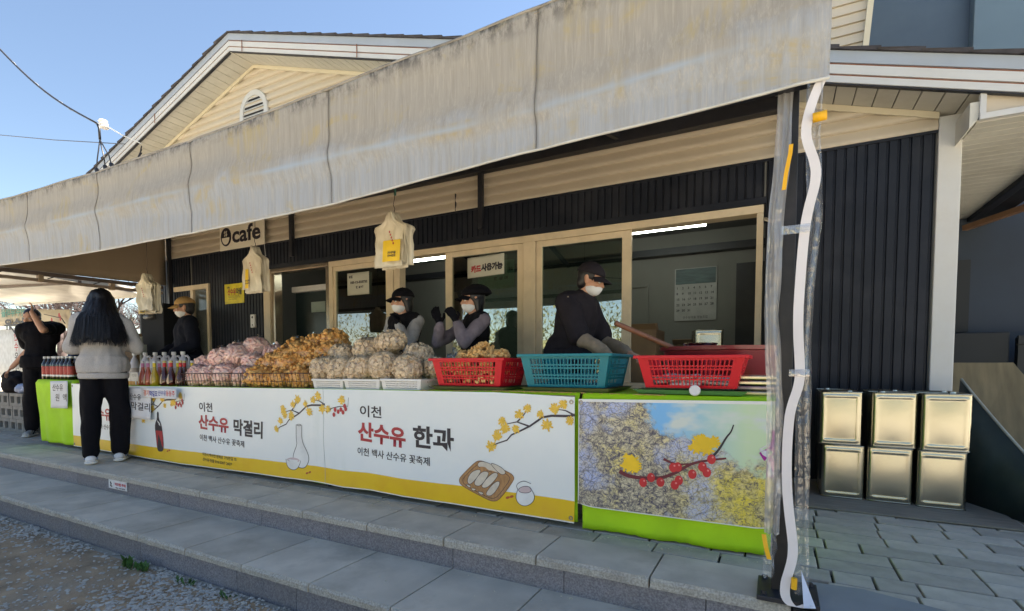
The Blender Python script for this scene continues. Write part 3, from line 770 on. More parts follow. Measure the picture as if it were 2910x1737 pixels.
def bpnt(u, v):
    x = x0 + (x1-x0)*u; zb = lerp(BBX,BBZ,x); zt = lerp(BTX,BTZ,x); z = zb + (zt-zb)*v; return bn(x, z, 0)
o = MB().grid(bpnt, nu, nv).build('banner_sheet', g.m, ban, smooth=True)
a_ = o.data.attributes.new('t', 'FLOAT', 'POINT'); a_.data.foreach_set('value', [j/nv for j in range(nv+1) for i in range(nu+1)])
MB().tube([bn(-2.893 + .003*math.sin(k), .05+k*.069, .0015) for k in range(11)], .0012, 4).build('fold_line', mat('fold_grey', (.45,.5,.5), .6), ban)
M_eye = mat('eyelet', (.35,.33,.3), .35, .2, 30, metal=.8)
for x, z in ((-.995,.70),(-.995,.058),(-6.64,.06),(-6.64,.68)):
    me = MB().lathe([(.005,0),(.007,.003),(.011,.003),(.013,0)], 12).mesh('eyelet')
    oo = link('eyelet', me, M_eye, ban); oo.rotation_euler.x = R(90); oo.location = Vector((x, by(x,z)-.001, z)) - ban.location
P_ink = mat('ink_black', (.02,.018,.03), .5); P_red = mat('ink_red', (.42,.03,.04), .5); P_yel = mat('ink_yellow', (.78,.5,.06), .5, .15, 60)
P_branch = mat('ink_branch', (.035,.025,.04), .5); P_white = mat('ink_white', (.72,.74,.74), .5); P_bowl = mat('ink_pinkgrey', (.55,.45,.47), .5)
P_tray = mat('ink_tray', (.42,.22,.09), .5, .2, 4, stretch=(20,1,6)); P_cake = mat('ink_cake', (.62,.56,.47), .5, .1, 30); P_lime = mat('ink_lime', (.28,.42,.04), .5)
def T(s, x, z, h, m, w=None, bold=.0, tilt=0, hh=None):
    return text(s, h, m, ban, lambda u, v: bn(x + u, z + v + u*tilt), bold=bold, width=w, name='lettering', height=hh)
def brush(pts, w, M, parent, f=bn, name='print', taper=True, d=.0022):
    """ink stroke: a flat ribbon along a path"""
    L = []; n = len(pts)
    for i, (x, z) in enumerate(pts):
        a = pts[max(i-1,0)]; b = pts[min(i+1,n-1)]; dx, dz = b[0]-a[0], b[1]-a[1]; l = math.hypot(dx, dz) or 1
        ww = w * (1 - .6*i/(n-1) if taper else 1) / 2
        L.append((x - dz/l*ww, z + dx/l*ww, x + dz/l*ww, z - dx/l*ww))
    b = MB(); b.add([f(q[0], q[1], d) for q in L] + [f(q[2], q[3], d) for q in L], [(i, i+1, n+i+1, n+i) for i in range(n-1)])
    return b
def splat(b, x, z, r, f=bn, d=.0028):
    for k in range(16):
        a = 2*math.pi*k/16 + random.uniform(-.15,.15); q = r*random.uniform(.55,1); w = r*.13
        c_, s_ = math.cos(a), math.sin(a)
        p = [(x+c_*r*.1, z+s_*r*.1), (x+c_*q*.8 - s_*w, z+s_*q*.8 + c_*w), (x+c_*q, z+s_*q), (x+c_*q*.8 + s_*w, z+s_*q*.8 - c_*w)]
        b.add([f(u, v, d) for u, v in p], [(0,1,2,3)])
    b.add([f(x + r*.45*math.cos(k*.785), z + r*.45*math.sin(k*.785), d+.0003) for k in range(8)], [tuple(range(8))])
def closed(pts): return list(pts) + [pts[0]]
def smooth_(pts, n=2, close=False):
    for _ in range(n):
        q = []; m_ = len(pts)
        for i in range(m_ if close else m_-1):
            a, b = pts[i], pts[(i+1) % m_]
            q += [(a[0]*.75+b[0]*.25, a[1]*.75+b[1]*.25), (a[0]*.25+b[0]*.75, a[1]*.25+b[1]*.75)]
        if not close: q = [pts[0]] + q + [pts[-1]]
        pts = q
    return pts
def area(pts, M, parent, f=bn, d=.002, name='print'):
    cx = sum(p[0] for p in pts)/len(pts); cz = sum(p[1] for p in pts)/len(pts); n = len(pts)
    return MB().add([f(cx, cz, d)] + [f(x, z, d) for x, z in pts], [(0, 1+i, 1+(i+1) % n) for i in range(n)]).build(name, M, parent)
main = [(-.961,.631),(-.992,.622),(-1.1,.619),(-1.159,.607),(-1.179,.591),(-1.232,.554),(-1.301,.519),(-1.349,.497),(-1.378,.464),(-1.442,.441),(-1.479,.422)]
tw = [[(-1.239,.554),(-1.315,.574),(-1.392,.556)],[(-1.311,.576),(-1.28,.607),(-1.256,.636)],[(-.973,.633),(-1.017,.652),(-1.062,.656)]]
fl = [(-1.486,.418),(-1.442,.485),(-1.41,.573),(-1.392,.533),(-1.322,.533),(-1.301,.618),(-1.249,.655),(-1.166,.625),(-1.126,.566),(-1.03,.687),(-1.081,.658),(-.990,.597)]
def branchprint(dx, dz, lim=None):
    b = MB(); s = brush([(x+dx,z+dz) for x,z in main], .015, None, None); b.add(s.v, s.f)
    for t in tw:
        s = brush([(x+dx,z+dz) for x,z in t], .010, None, None); b.add(s.v, s.f)
    b.build('branch_print', P_branch, ban)
    b = MB()
    for x, z in fl: splat(b, x+dx, z+dz, random.choice([.032,.036,.044]))
    b.build('blossom_print', P_yel, ban, kind='stuff')
branchprint(-.012, 0); branchprint(-1.915, -.01); branchprint(-3.78, -.03)
# small berry and blossom sprig at the start of each section
def sprig(x, z):
    b = MB()
    for k, (dx, dz) in enumerate([(0,0),(.03,-.012),(.055,.004),(.075,-.015),(.1,.01),(-.012,-.035),(.09,.03)]):
        b.add([bn(x+dx+.014*math.cos(q), z+dz+.017*math.sin(q), .003) for q in [j*.7 for j in range(9)]], [tuple(range(9))])
    b.build('berry_print', P_red, ban, kind='stuff')
    brush([(x-.09,z-.02),(x-.03,z+.01),(x+.04,z+.025),(x+.12,z+.03),(x+.125,z+.09)], .008, P_branch, ban).build('branch_print', P_branch, ban)
    b = MB(); splat(b, x-.07, z+.0, .034); splat(b, x+.06, z+.07, .04); b.build('blossom_print', P_yel, ban, kind='stuff')
sprig(-2.775, .585); sprig(-4.73, .56)
# section 3: hangwa
T('이천', -2.548, .555, .085, P_ink, .195, .0015, -.02)
T('산수유', -2.566, .395, .14, P_red, .42, .0052, -.055)
T('한과', -2.085, .385, .15, P_ink, .32, .0048, -.02)
T('이천 백사 산수유 꽃축제', -2.572, .285, .06, P_ink, .62, .0008, -.035)
# section 2: makgeolli
T('이천', -4.385, .515, .085, P_ink, .175, .0015, -.02)
T('산수유', -4.40, .37, .13, P_red, .40, .0048, -.04)
T('막걸리', -3.94, .345, .14, P_ink, .37, .0045, -.02)
T('이천 백사 산수유 꽃축제', -4.392, .262, .058, P_ink, .59, .0008, -.035)
T('이천시 백사면 원적로 775번길 75', -4.365, .128, .032, P_ink, .46, .0004, -.02)
T('산수유 마을 010-2207-2627', -4.365, .082, .032, P_ink, .40, .0004, -.02)
# section 1, mostly hidden: text behind the customer
T('이천', -6.27, .52, .085, P_ink, .18, .0015); T('산수유', -6.28, .36, .13, P_red, .42, .004); T('원액', -5.80, .33, .15, P_ink, .30, .004)
T('이천 백사 산수유 꽃축제', -6.28, .26, .055, P_ink, .6, .0008)
# flask and bowl drawing
outl = [(-3.184,.454),(-3.187,.339),(-3.18,.307),(-3.223,.239),(-3.232,.198),(-3.21,.155),(-3.162,.13),(-3.098,.136),(-3.056,.196),(-3.066,.251),(-3.127,.335),(-3.12,.456)]
area(smooth_(outl, 1), P_white, ban, name='flask_print', d=.0018)
brush(smooth_(outl, 2), .005, None, None, taper=False).build('outline_print', P_ink, ban)
brush(smooth_([(-3.185,.455),(-3.15,.463),(-3.12,.457),(-3.15,.448)], 2, True)+[(-3.185,.455)], .004, None, None, taper=False).build('outline_print', P_ink, ban)
bw = [(-3.305,.188),(-3.30,.15),(-3.275,.119),(-3.227,.107),(-3.18,.125),(-3.152,.17),(-3.149,.188)]
area(smooth_(bw, 1), P_white, ban, name='bowl_print', d=.0026); area(smooth_([(-3.305,.186),(-3.25,.205),(-3.18,.202),(-3.149,.185),(-3.2,.168),(-3.27,.17)], 2, True), P_bowl, ban, name='bowl_print', d=.0030)
brush(smooth_(bw, 2), .004, None, None, taper=False, d=.0032).build('outline_print', P_ink, ban)
b = MB()
for x, z in ((-3.08,.10),(-3.05,.11),(-4.90,.12),(-4.87,.13),(-1.389,.124),(-1.364,.133)):
    b.add([bn(x+.014*math.cos(q), z+.008*math.sin(q)+.004*math.cos(q), .003) for q in [j*.7 for j in range(9)]], [tuple(range(9))])
b.build('berry_print', mat('ink_orange', (.5,.10,.03), .5), ban)
# dark bottle drawing
bt = [(-5.036,.474),(-5.006,.476),(-5.012,.411),(-4.975,.364),(-4.962,.276),(-4.962,.138),(-4.983,.108),(-5.045,.106),(-5.066,.138),(-5.075,.249),(-5.085,.337),(-5.068,.378),(-5.042,.41)]
area(smooth_(bt, 1, True), P_ink, ban, name='bottle_print'); area([(-5.07,.30),(-4.965,.30),(-4.965,.15),(-5.062,.15)], P_red, ban, name='label_print', d=.0026)
T('산수유', -5.05, .235, .03, P_white, .07, .001); area([(-5.045,.40),(-5.0,.37),(-4.99,.34),(-5.02,.36)], P_white, ban, d=.0026)
area([(-5.058,.19),(-4.97,.19),(-4.97,.155),(-5.056,.155)], P_ink, ban, d=.0028)
# tray of rice cakes and cup
to = [(-1.731,.192),(-1.715,.218),(-1.614,.313),(-1.583,.326),(-1.546,.323),(-1.378,.274),(-1.349,.252),(-1.353,.226),(-1.443,.107),(-1.479,.09),(-1.524,.094),(-1.716,.161)]
area(smooth_(to, 1, True), P_tray, ban, name='tray_print'); brush(closed(smooth_(to, 2, True)), .004, None, None, taper=False, d=.0024).build('outline_print', mat('ink_brown', (.2,.09,.04), .5), ban)
cxm = (-1.54,.205); inn = [(cxm[0]+(x-cxm[0])*.86, cxm[1]+(z-cxm[1])*.86) for x, z in to]
brush(closed(smooth_(inn, 2, True)), .003, None, None, taper=False, d=.0025).build('outline_print', P_ink, ban)
cakes = [[(-1.599,.305),(-1.568,.327),(-1.486,.309),(-1.443,.274),(-1.457,.26),(-1.516,.267),(-1.584,.28)],[(-1.516,.322),(-1.457,.311),(-1.406,.284),(-1.406,.259),(-1.443,.255)],
 [(-1.684,.177),(-1.638,.166),(-1.653,.150)],[(-1.645,.155),(-1.599,.151),(-1.625,.135)],[(-1.599,.141),(-1.546,.134),(-1.569,.115)],
 [(-1.668,.206),(-1.637,.255),(-1.584,.274),(-1.568,.262),(-1.63,.183),(-1.661,.173)],[(-1.622,.191),(-1.568,.262),(-1.523,.266),(-1.516,.248),(-1.569,.174),(-1.607,.169)],
 [(-1.569,.177),(-1.516,.241),(-1.472,.268),(-1.45,.254),(-1.479,.213),(-1.524,.169),(-1.557,.162)],[(-1.539,.135),(-1.479,.206),(-1.443,.217),(-1.443,.191),(-1.487,.128),(-1.524,.117)]]
for i, cpts in enumerate(cakes):
    s = smooth_(cpts, 2, True); area(s, P_cake, ban, name='cake_print', d=.0028+i*.0003)
    brush(closed(s), .0028, None, None, taper=False, d=.0029+i*.0003).build('outline_print', P_ink, ban)
cup = [(-1.325,.179),(-1.339,.133),(-1.321,.097),(-1.279,.084),(-1.231,.109),(-1.214,.148),(-1.232,.183)]
area(smooth_(cup, 1), P_white, ban, name='cup_print', d=.0026)
rim = smooth_([(-1.325,.179),(-1.293,.201),(-1.252,.206),(-1.232,.183),(-1.259,.165),(-1.307,.162)], 2, True); area(rim, P_bowl, ban, name='cup_print', d=.003)
for s in (smooth_(cup, 2), closed(rim), smooth_([(-1.325,.179),(-1.335,.203),(-1.31,.226),(-1.28,.234),(-1.24,.222)], 2)):
    brush(s, .0032, None, None, taper=False, d=.0032).build('outline_print', P_ink, ban)

# tree photo banner at the right
b2 = thing('photo_banner', 'wide banner printed with yellow blossoming trees, hung on the green cloth at the right end', 'banner', (-.47, 2.6, .4))
def b2y(x, z): return 2.590 + .005*noise.noise(Vector((x*3, z*3, 8))) + (.02*max(0, (x+.03))/.04 if x > -.03 else 0)
def bn2(x, z, d=.002): return Vector((x, b2y(x, z) - d, z))
g = nodes('photo_print')
fine = g.noi(34, (1,1,1.3), 8, .8, 1.2); fine2 = g.noi(60, (.8,1,1.6), 6, .8, 2.0, (3,0,2))
tree = g.mix(g.rng(fine, .42, .56), (.07,.07,.12), (.66,.60,.42))
tree = g.mix(g.rng(fine2, .55, .66), tree, (.07,.06,.08))
tree = g.mix(g.mth(g.rng(g.noi(5, det=6), .5, .62), g.rng(fine, .46, .56), 'MULTIPLY'), tree, (.80,.68,.22))
tree = g.mix(g.mth(g.rng(g.noi(4, det=3, off=(5,0,1)), .56, .66), g.rng(fine2, .4, .5), 'MULTIPLY'), tree, (.42,.50,.78))
def twigs(sc, w, rot, off):
    global tree
    mp = g.n.new('ShaderNodeMapping'); mp.inputs['Scale'].default_value = (1,0,1); mp.inputs['Location'].default_value = off; mp.inputs['Rotation'].default_value = (0,rot,0)
    nn = g.n.new('ShaderNodeTexNoise'); nn.inputs['Scale'].default_value = 5; nn.inputs['Detail'].default_value = 5
    va = g.n.new('ShaderNodeVectorMath'); va.operation = 'MULTIPLY_ADD'; va.inputs[1].default_value = (.16,.0,.16)
    g.l.new(g.tc.outputs['Object'], nn.inputs[0]); g.l.new(nn.outputs['Color'], va.inputs[0]); g.l.new(g.tc.outputs['Object'], va.inputs[2]); g.l.new(va.outputs[0], mp.inputs[0])
    vo = g.n.new('ShaderNodeTexVoronoi'); vo.feature = 'DISTANCE_TO_EDGE'; vo.inputs['Scale'].default_value = sc; g.l.new(mp.outputs[0], vo.inputs[0])
    tree = g.mix(g.rng(vo.outputs['Distance'], .0, w, .6, 0), tree, (.03,.025,.05))
twigs(8, .018, .5, (0,0,0)); twigs(19, .035, -.4, (3,0,1)); twigs(31, .06, .9, (7,0,3))
ywash = g.mth(g.rng(g.x, -.50, -.1), g.rng(g.z, .56, .3), 'MULTIPLY')
tree = g.mix(g.mth(g.mth(ywash, g.rng(fine, .38, .52), 'MULTIPLY'), g.rng(g.noi(3), .35, .55), 'MULTIPLY'), tree, (.88,.72,.02))
skyc = g.mix(g.rng(g.x, -.5, -.12), (.16,.48,.85), (.55,.72,.48)); skyc = g.mix(g.rng(g.noi(4, (1,1,2), 3), .55, .7), skyc, (.62,.7,.68))
edge = g.mth(g.mth(g.z, g.mth(g.rng(g.x, -.95, 0, -.40, -.02), g.rng(g.noi(9, det=8), .3, .7, -.07, .07), 'ADD'), 'ADD'), 0, 'ADD')
# above the slanting tree line: sky
mask = g.rng(edge, .36, .40)
mask = g.mth(mask, g.rng(g.mth(g.x, g.rng(g.noi(12, det=6), .3, .7, -.05, .05), 'ADD'), -.60, -.56), 'MULTIPLY')
c = g.mix(mask, tree, skyc)
at = g.n.new('ShaderNodeAttribute'); at.attribute_name = 'rim'
c = g.mix(g.mth(at.outputs['Fac'], .5, 'GREATER_THAN'), c, (.75,.77,.76))
g.l.new(c, g.b.inputs['Base Color']); g.b.inputs['Roughness'].default_value = .4
nu, nv = 110, 60
def p2(u, v):
    x = -.953 + .966*u; zt = .718 + .018*u; zb = .134 + .006*u - .0 + (.05*max(0, u-.9)**1.3*6)
    zb += .012*math.exp(-(u/.05)**2)
    return bn2(x, zb + (zt-zb)*v, 0)
o = MB().grid(p2, nu, nv).build('banner_sheet', g.m, b2, smooth=True)
a_ = o.data.attributes.new('rim', 'FLOAT', 'POINT'); a_.data.foreach_set('value', [1.0 if (j >= nv-1 or j < 1 or i < 1) else 0.0 for j in range(nv+1) for i in range(nu+1)])
for x, z in ((-.94,.70),(-.94,.158)):
    me = MB().lathe([(.005,0),(.007,.003),(.011,.003),(.013,0)], 12).mesh('eyelet')
    oo = link('eyelet', me, M_eye, b2); oo.rotation_euler.x = R(90); oo.location = Vector((x, b2y(x,z)-.001, z)) - b2.location
bb = MB()
for x, z in ((-.672,.412),(-.644,.373),(-.686,.382),(-.324,.539),(-.299,.496),(-.269,.53),(-.347,.505),(-.65,.40),(-.30,.52)): splat(bb, x, z, .045, bn2)
bb.build('blossom_print', mat('ink_gold', (.85,.55,.02), .5), b2, kind='stuff')
brush(smooth_([(-.724,.347),(-.671,.321),(-.523,.326),(-.439,.365),(-.371,.418),(-.292,.441),(-.209,.458)], 2), .022, None, None, bn2, d=.003).build('branch_print', mat('ink_maroon', (.14,.015,.03), .5), b2)
brush(smooth_([(-.5,.43),(-.44,.405),(-.37,.418)], 2), .014, None, None, bn2, d=.003).build('branch_print', MATS['ink_maroon'], b2)
brush(smooth_([(-.27,.46),(-.24,.5),(-.21,.56),(-.19,.585),(-.18,.62)], 2), .012, None, None, bn2, d=.003).build('branch_print', P_ink, b2)
M_berry = mat('ink_berry', (.60,.02,.03), .5)
for x, z in ((-.452,.391),(-.43,.396),(-.361,.367),(-.315,.407),(-.295,.382),(-.275,.448),(-.424,.33),(-.443,.305),(-.513,.311),(-.56,.33),(-.60,.30)):
    area([(x+.020*math.cos(q*.52), z+.024*math.sin(q*.52)) for q in range(12)], M_berry, b2, bn2, d=.0034 + random.uniform(0,.0006), name='berry_print')
    area([(x+.006+.005*math.cos(q*.78), z+.01+.005*math.sin(q*.78)) for q in range(8)], mat('ink_pink', (.8,.25,.25), .5), b2, bn2, d=.0044, name='berry_print')
def cut(o, x):
    bm = bmesh.new(); bm.from_mesh(o.data); bmesh.ops.bisect_plane(bm, geom=bm.verts[:]+bm.edges[:]+bm.faces[:], plane_co=(x,0,0), plane_no=(1,0,0), clear_outer=True); bm.to_mesh(o.data); bm.free()
for w, m_, d in ((.034, P_white, .003), (.014, mat('ink_purple', (.38,.01,.30), .5), .0035)):
    o = text('산', .26, m_, b2, lambda u, v: bn2(-.070 + u, .385 + v, d), bold=w, width=.20+ (w-.014)*1.2, height=.23 + (w-.014)*1.2, name='lettering'); cut(o, .010)

# hand-written sheets taped along the front
M_paper = mat('paper', (.68,.69,.72), .7, .04, 4); M_pen = mat('marker_black', (.03,.03,.04), .5); M_blu = mat('marker_blue', (.02,.04,.3), .5); M_rd = mat('marker_red', (.55,.04,.05), .5)
def sheet(x0, x1, z0, z1, y, label, lines, tilt=0, m=M_paper, th=.001, cat='notice', nm='paper_notice', group=None, curl=.01):
    t = thing(nm, label, cat, ((x0+x1)/2, y, (z0+z1)/2), group)
    f = lambda u, v, d=0: Vector((x0+(x1-x0)*u, y - d - curl*(1-v)**2*(.4+.6*u), z0+(z1-z0)*v + (u-.5)*tilt))
    MB().grid(lambda u, v: f(u, v), 6, 8).build('sheet', m, t, smooth=True, solid=th)
    for s, u, v, h, w, mm, bold in lines:
        W_, H2 = x1-x0, z1-z0
        text(s, h*H2, mm, t, lambda a, b, u=u, v=v: f(u + a/W_, v + b/H2, .0025), bold=bold, width=w*W_ if w else None)
    return t
sheet(-7.10, -6.70, .435, .73, 2.575, 'white sheet reading san-su-yu concentrate taped on the plain green cloth', [('산수유', .13, .66, .27, .62, M_pen, .001), ('원  액', .3, .28, .30, .66, M_pen, .001)], .01)
sheet(-5.50, -5.08, .40, .69, 2.562, 'white sheet reading san-su-yu makgeolli taped on the banner under the bottles', [('산수유', .12, .62, .22, .5, M_pen, .001), ('막걸리', .2, .3, .28, .78, M_pen, .001)], -.01)
sheet(-5.20, -4.64, .605, .695, 2.545, 'small pale strip with red and blue handwriting over the makgeolli sheet', [('경기', .07, .25, .62, .17, mat('marker_orange', (.6,.15,.08), .5), .0012), ('막걸모', .25, .2, .62, .23, M_blu, .0015), ('산수유', .5, .3, .6, .22, M_blu, .0008), ('동동주', .72, .3, .6, .24, M_rd, .0008)], 0, curl=.004)
st_ = sheet(-4.945, -4.655, -.125, -.047, 2.150, 'small white caution sticker with red korean letters on the upper step riser', [('미끄럼 주의', .36, .42, .34, .58, M_rd, .001), ('Be careful', .40, .12, .2, .5, M_pen, .0005)], 0, curl=0, cat='sticker', nm='caution_sticker')
MB().box(-4.925,-4.865,2.1465,2.148,-.112,-.062).build('pictogram_frame', P_white, st_)
MB().tube([(-4.905,2.1455,-.068),(-4.893,2.1455,-.085),(-4.905,2.1455,-.1),(-4.88,2.1455,-.105)], .005, 5).build('pictogram', M_pen, st_)

# ------------------------------------------------------------------ snack bags
def rotm(): return Matrix.Rotation(random.uniform(0,6.28),3,'X') @ Matrix.Rotation(random.uniform(0,6.28),3,'Y') @ Matrix.Rotation(random.uniform(0,6.28),3,'Z')
M_pink = mat('pink_puff', (.85,.50,.45), .8, .12, 20, col2=(.92,.72,.62), bump=.002, bscale=90)
M_org = mat('orange_puff', (.76,.36,.09), .75, .2, 18, col2=(.88,.54,.20), bump=.003, bscale=70)
M_grey = mat('rice_cake', (.46,.33,.21), .8, .3, 60, col2=(.88,.71,.50), bump=.003, bscale=90)
M_cluster = mat('peanut_cluster', (.60,.32,.10), .6, .25, 40, col2=(.80,.52,.22), bump=.003, bscale=60)
def lump(b, c, r, rot, n=5):
    for k in range(n):
        d = Vector((random.uniform(-1,1), random.uniform(-1,1), random.uniform(-1,1))) * r * .7
        b.ball(Vector(c)+d, r*random.uniform(.4,.7), r*random.uniform(.4,.7), r*random.uniform(.4,.6), 6, 4)
def bag(kind, a, bb_, c, seed):
    random.seed(seed); t = bpy.data.objects.new('snack_bag', None); COL.objects.link(t)
    def surf(u, v, k=1.0):   # u azimuth, v polar
        su, cu, sv, cv = math.sin(u), math.cos(u), math.sin(v), math.cos(v)
        q = lambda s, e: math.copysign(abs(s)**e, s)
        p = Vector((a*q(cu,.85)*q(sv,.8), bb_*q(su,.85)*q(sv,.8), c*q(cv,.9)))
        w = 1 + .10*noise.noise(Vector((p.x*9+seed, p.y*9, p.z*9)))
        return p * w * k + Vector((0,0,c))
    P = MB()
    P.v = []; n, m = 14, 9
    P.add([surf(2*math.pi*i/n, math.pi*j/m, .86) for j in range(m+1) for i in range(n)], [(j*n+i, (j+1)*n+i, (j+1)*n+(i+1)%n, j*n+(i+1)%n) for j in range(m) for i in range(n)])
    N = {'pink': 84, 'orange': 46, 'grey': 88}[kind]
    for k in range(N):
        v = math.acos(1 - 2*(k+.5)/N); u = k*2.39996 + random.uniform(-.2,.2); p = surf(u, v, random.uniform(.88,.95)); rt = rotm()
        if kind == 'pink':
            d = rt @ Vector((0,0,1)); nrm = (p-Vector((0,0,c))).normalized(); d = (d - nrm*d.dot(nrm)*.95).normalized()*.021; P.cap(p-d+nrm*random.uniform(-.006,.004), p+d, .0135, .0125, 7)
        elif kind == 'orange': lump(P, p, .030, rt, 4)
        else:
            s = Vector((.0215,.016,.013)); nrm = (p-Vector((0,0,c))).normalized(); tq = nrm.to_track_quat('Z','Y').to_matrix() @ Matrix.Rotation(random.uniform(0,6.28),3,'Z') @ Matrix.Rotation(random.uniform(-.45,.45),3,'X'); vs = [tq @ Vector((x*s.x,y*s.y,z*s.z)) + p for z in (-1,1) for x,y in ((-1,-1),(1,-1),(1,1),(-1,1))]; P.hexa(vs)
    o = P.build('snack_pieces', {'pink': M_pink, 'orange': M_org, 'grey': M_grey}[kind], t, smooth=(kind != 'grey'), kind='stuff', bevel=(.004 if kind == 'grey' else 0))
    F = MB(); n, m = 30, 18
    def fs_(i, j):
        u = 2*math.pi*i/n; v = math.pi*j/m; p = surf(u, v, 1.045)
        w = .035*noise.noise(Vector((math.cos(u)*5, math.sin(u)*5, v*2+seed)))*math.sin(v) + .03*math.sin(u*11+seed)*math.exp(-v*2.2)
        p = p * (1+w) if j else p
        return p
    F.add([fs_(i, j) for j in range(m+1) for i in range(n)], [(j*n+i, (j+1)*n+i, (j+1)*n+(i+1)%n, j*n+(i+1)%n) for j in range(m) for i in range(n)])
    F.build('film', M_bagfilm, t, smooth=True)
    # gathered neck and tuft
    K = MB(); nn = 12
    prof = [(.035,-.03),(.012,-.012),(.009,-.004),(.02,.012),(.026,.022)]
    for r, z in prof: pass
    K.add([((r*(1+.35*math.sin(i*3+seed)))*math.cos(i*6.283/nn), (r*(1+.35*math.cos(i*5)))*math.sin(i*6.283/nn), 2.05*c+z) for r, z in prof for i in range(nn)],
          [(j*nn+i, j*nn+(i+1)%nn, (j+1)*nn+(i+1)%nn, (j+1)*nn+i) for j in range(len(prof)-1) for i in range(nn)])
    K.build('tied_neck', M_bagfilm, t, smooth=True)
    random.seed(seed*3+1); return t
protos = {k: [bag(k, a, b, c, 11*i+{'pink':1,'orange':2,'grey':3}[k]) for i, (a, b, c) in enumerate(dims)] for k, dims in
          {'pink': [(.125,.10,.115),(.115,.10,.10),(.13,.11,.085)], 'orange': [(.135,.11,.095),(.125,.11,.105),(.14,.11,.08)], 'grey': [(.115,.10,.10),(.105,.09,.115),(.125,.10,.085)]}.items()}
used = set()
KN = {'pink': ('bag of pink puffs', 'bags of pink puffs'), 'orange': ('bag of orange puffs', 'bags of orange puffs'), 'grey': ('bag of speckled rice cakes', 'bags of speckled rice cakes')}
def place(kind, lst):
    for i, (x, y, z, v, tilt, lab) in enumerate(lst):
        p = protos[kind][v]
        if (kind, v) in used: o = copy_tree(p)
        else: o = p; used.add((kind, v))
        c = {'pink': [.115,.10,.085], 'orange': [.095,.105,.08], 'grey': [.10,.115,.085]}[kind][v]
        o.rotation_euler = (random.uniform(-.25,.25), tilt, random.uniform(0,6.28)) ; s = random.uniform(.90,1.0); o.scale = (s,s,s)
        o.location = Vector((x, y, z)) - (o.rotation_euler.to_matrix() @ Vector((0,0,c*s)))
        tag(o, KN[kind][0] + ', ' + lab, 'snack bag', KN[kind][1])
place('pink', [(-4.73,2.79,.80,0,.1,'leftmost of the front row in the wire basket'), (-4.53,2.78,.80,1,-.1,'second of the front row in the wire basket'), (-4.30,2.78,.81,0,0,'third of the front row in the wire basket'), (-4.06,2.79,.80,1,.2,'right end of the front row beside the orange bags'),
    (-4.78,2.93,.90,2,.3,'behind the front row at the left slope of the pink pile'), (-4.56,2.92,.96,1,.2,'in the middle tier left of centre'), (-4.34,2.92,.97,0,.9,'in the middle tier at the centre'), (-4.10,2.93,.92,2,-.3,'in the middle tier next to the orange pile'),
    (-4.52,3.06,1.03,2,.2,'upper left of the pink pile'), (-4.30,3.08,1.05,0,-.2,'at the very top of the pink pile'), (-4.05,3.08,.99,1,.4,'right behind the top of the pink pile')])
place('orange', [(-3.83,2.79,.80,0,.1,'front left in the wire basket'), (-3.59,2.79,.79,2,0,'front centre in the wire basket'), (-3.34,2.79,.80,0,-.1,'front right in the wire basket'), (-3.88,2.93,.90,1,.3,'second tier, left, touching the pink bags'),
    (-3.62,2.91,.90,0,-.2,'second tier, centre'), (-3.36,2.93,.90,2,.1,'second tier, right, touching the grey bags'), (-3.80,3.05,.99,2,.2,'third tier, left'), (-3.56,3.03,.99,1,.1,'third tier, centre'), (-3.34,3.05,1.0,0,-.3,'third tier, right'),
    (-3.84,3.16,1.04,1,.2,'upper back, left shoulder of the pile'), (-3.62,3.17,1.08,0,.3,'upper back, near the middle'), (-3.40,3.17,1.10,1,0,'at the very top of the orange pile')])
place('grey', [(-3.06,2.76,.87,0,.3,'front row, leftmost above the first white basket'), (-2.88,2.76,.86,1,1.2,'front row, second from the left'), (-2.70,2.78,.87,0,-.4,'front row, middle, above the second white basket'), (-2.48,2.76,.89,1,0,'tall one in the front row, fourth from the left'), (-2.26,2.76,.87,1,.1,'front row, rightmost above the third white basket'),
    (-3.06,2.95,.98,2,.2,'back row beside the orange pile'), (-2.80,2.95,1.01,0,.2,'back row, left of the topmost bag'), (-2.34,2.98,.97,2,-.1,'back row, right of the topmost bag'), (-2.15,2.95,.87,2,.2,'low at the right behind the smiling white basket'), (-2.56,2.93,1.07,2,-.35,'topmost of the pile under the woman in the black cap'), (-2.62,2.97,.92,1,.3,'middle of the pile, under the topmost bag')])
random.seed(99)
# wire baskets
M_wire = mat('rusty_wire', (.05,.03,.03), .5, .3, 30, metal=.4)
for x0, x1, lab in ((-4.83,-3.96,'long low black wire basket holding the pink puff bags'), (-3.955,-3.09,'long low black wire basket holding the orange puff bags')):
    t = thing('wire_basket', lab, 'basket', ((x0+x1)/2, 2.85, .71), 'black wire baskets')
    zf = lambda x, h: topz(x) + .004 + h
    MB().tube([(x0,2.66,zf(x0,.115)),(x1,2.66,zf(x1,.115)),(x1,3.05,zf(x1,.115)),(x0,3.05,zf(x0,.115)),(x0,2.66,zf(x0,.115))], .0035, 6).build('rim', M_wire, t)
    b = MB()
    for h in (.004, .05): b.tube([(x0+.01,2.665,zf(x0,h)),(x1-.01,2.665,zf(x1,h)),(x1-.01,3.04,zf(x1,h)),(x0+.01,3.04,zf(x0,h)),(x0+.01,2.665,zf(x0,h))], .0022, 5)
    n = int((x1-x0)/.042)
    for k in range(n+1):
        x = x0 + .004 + (x1-x0-.008)*k/n; w = random.uniform(.004,.014); b.tube([(x,2.660,zf(x,.115)),(x+w,2.664,zf(x,.05)),(x+w*1.4,2.668,zf(x,.003))], .0019, 5)
    for k in range(9):
        y = 2.68 + k*.045
        for x in (x0, x1): b.tube([(x,y,zf(x,.115)),(x,y,zf(x,.003))], .0019, 5)
    b.build('wires', M_wire, t)

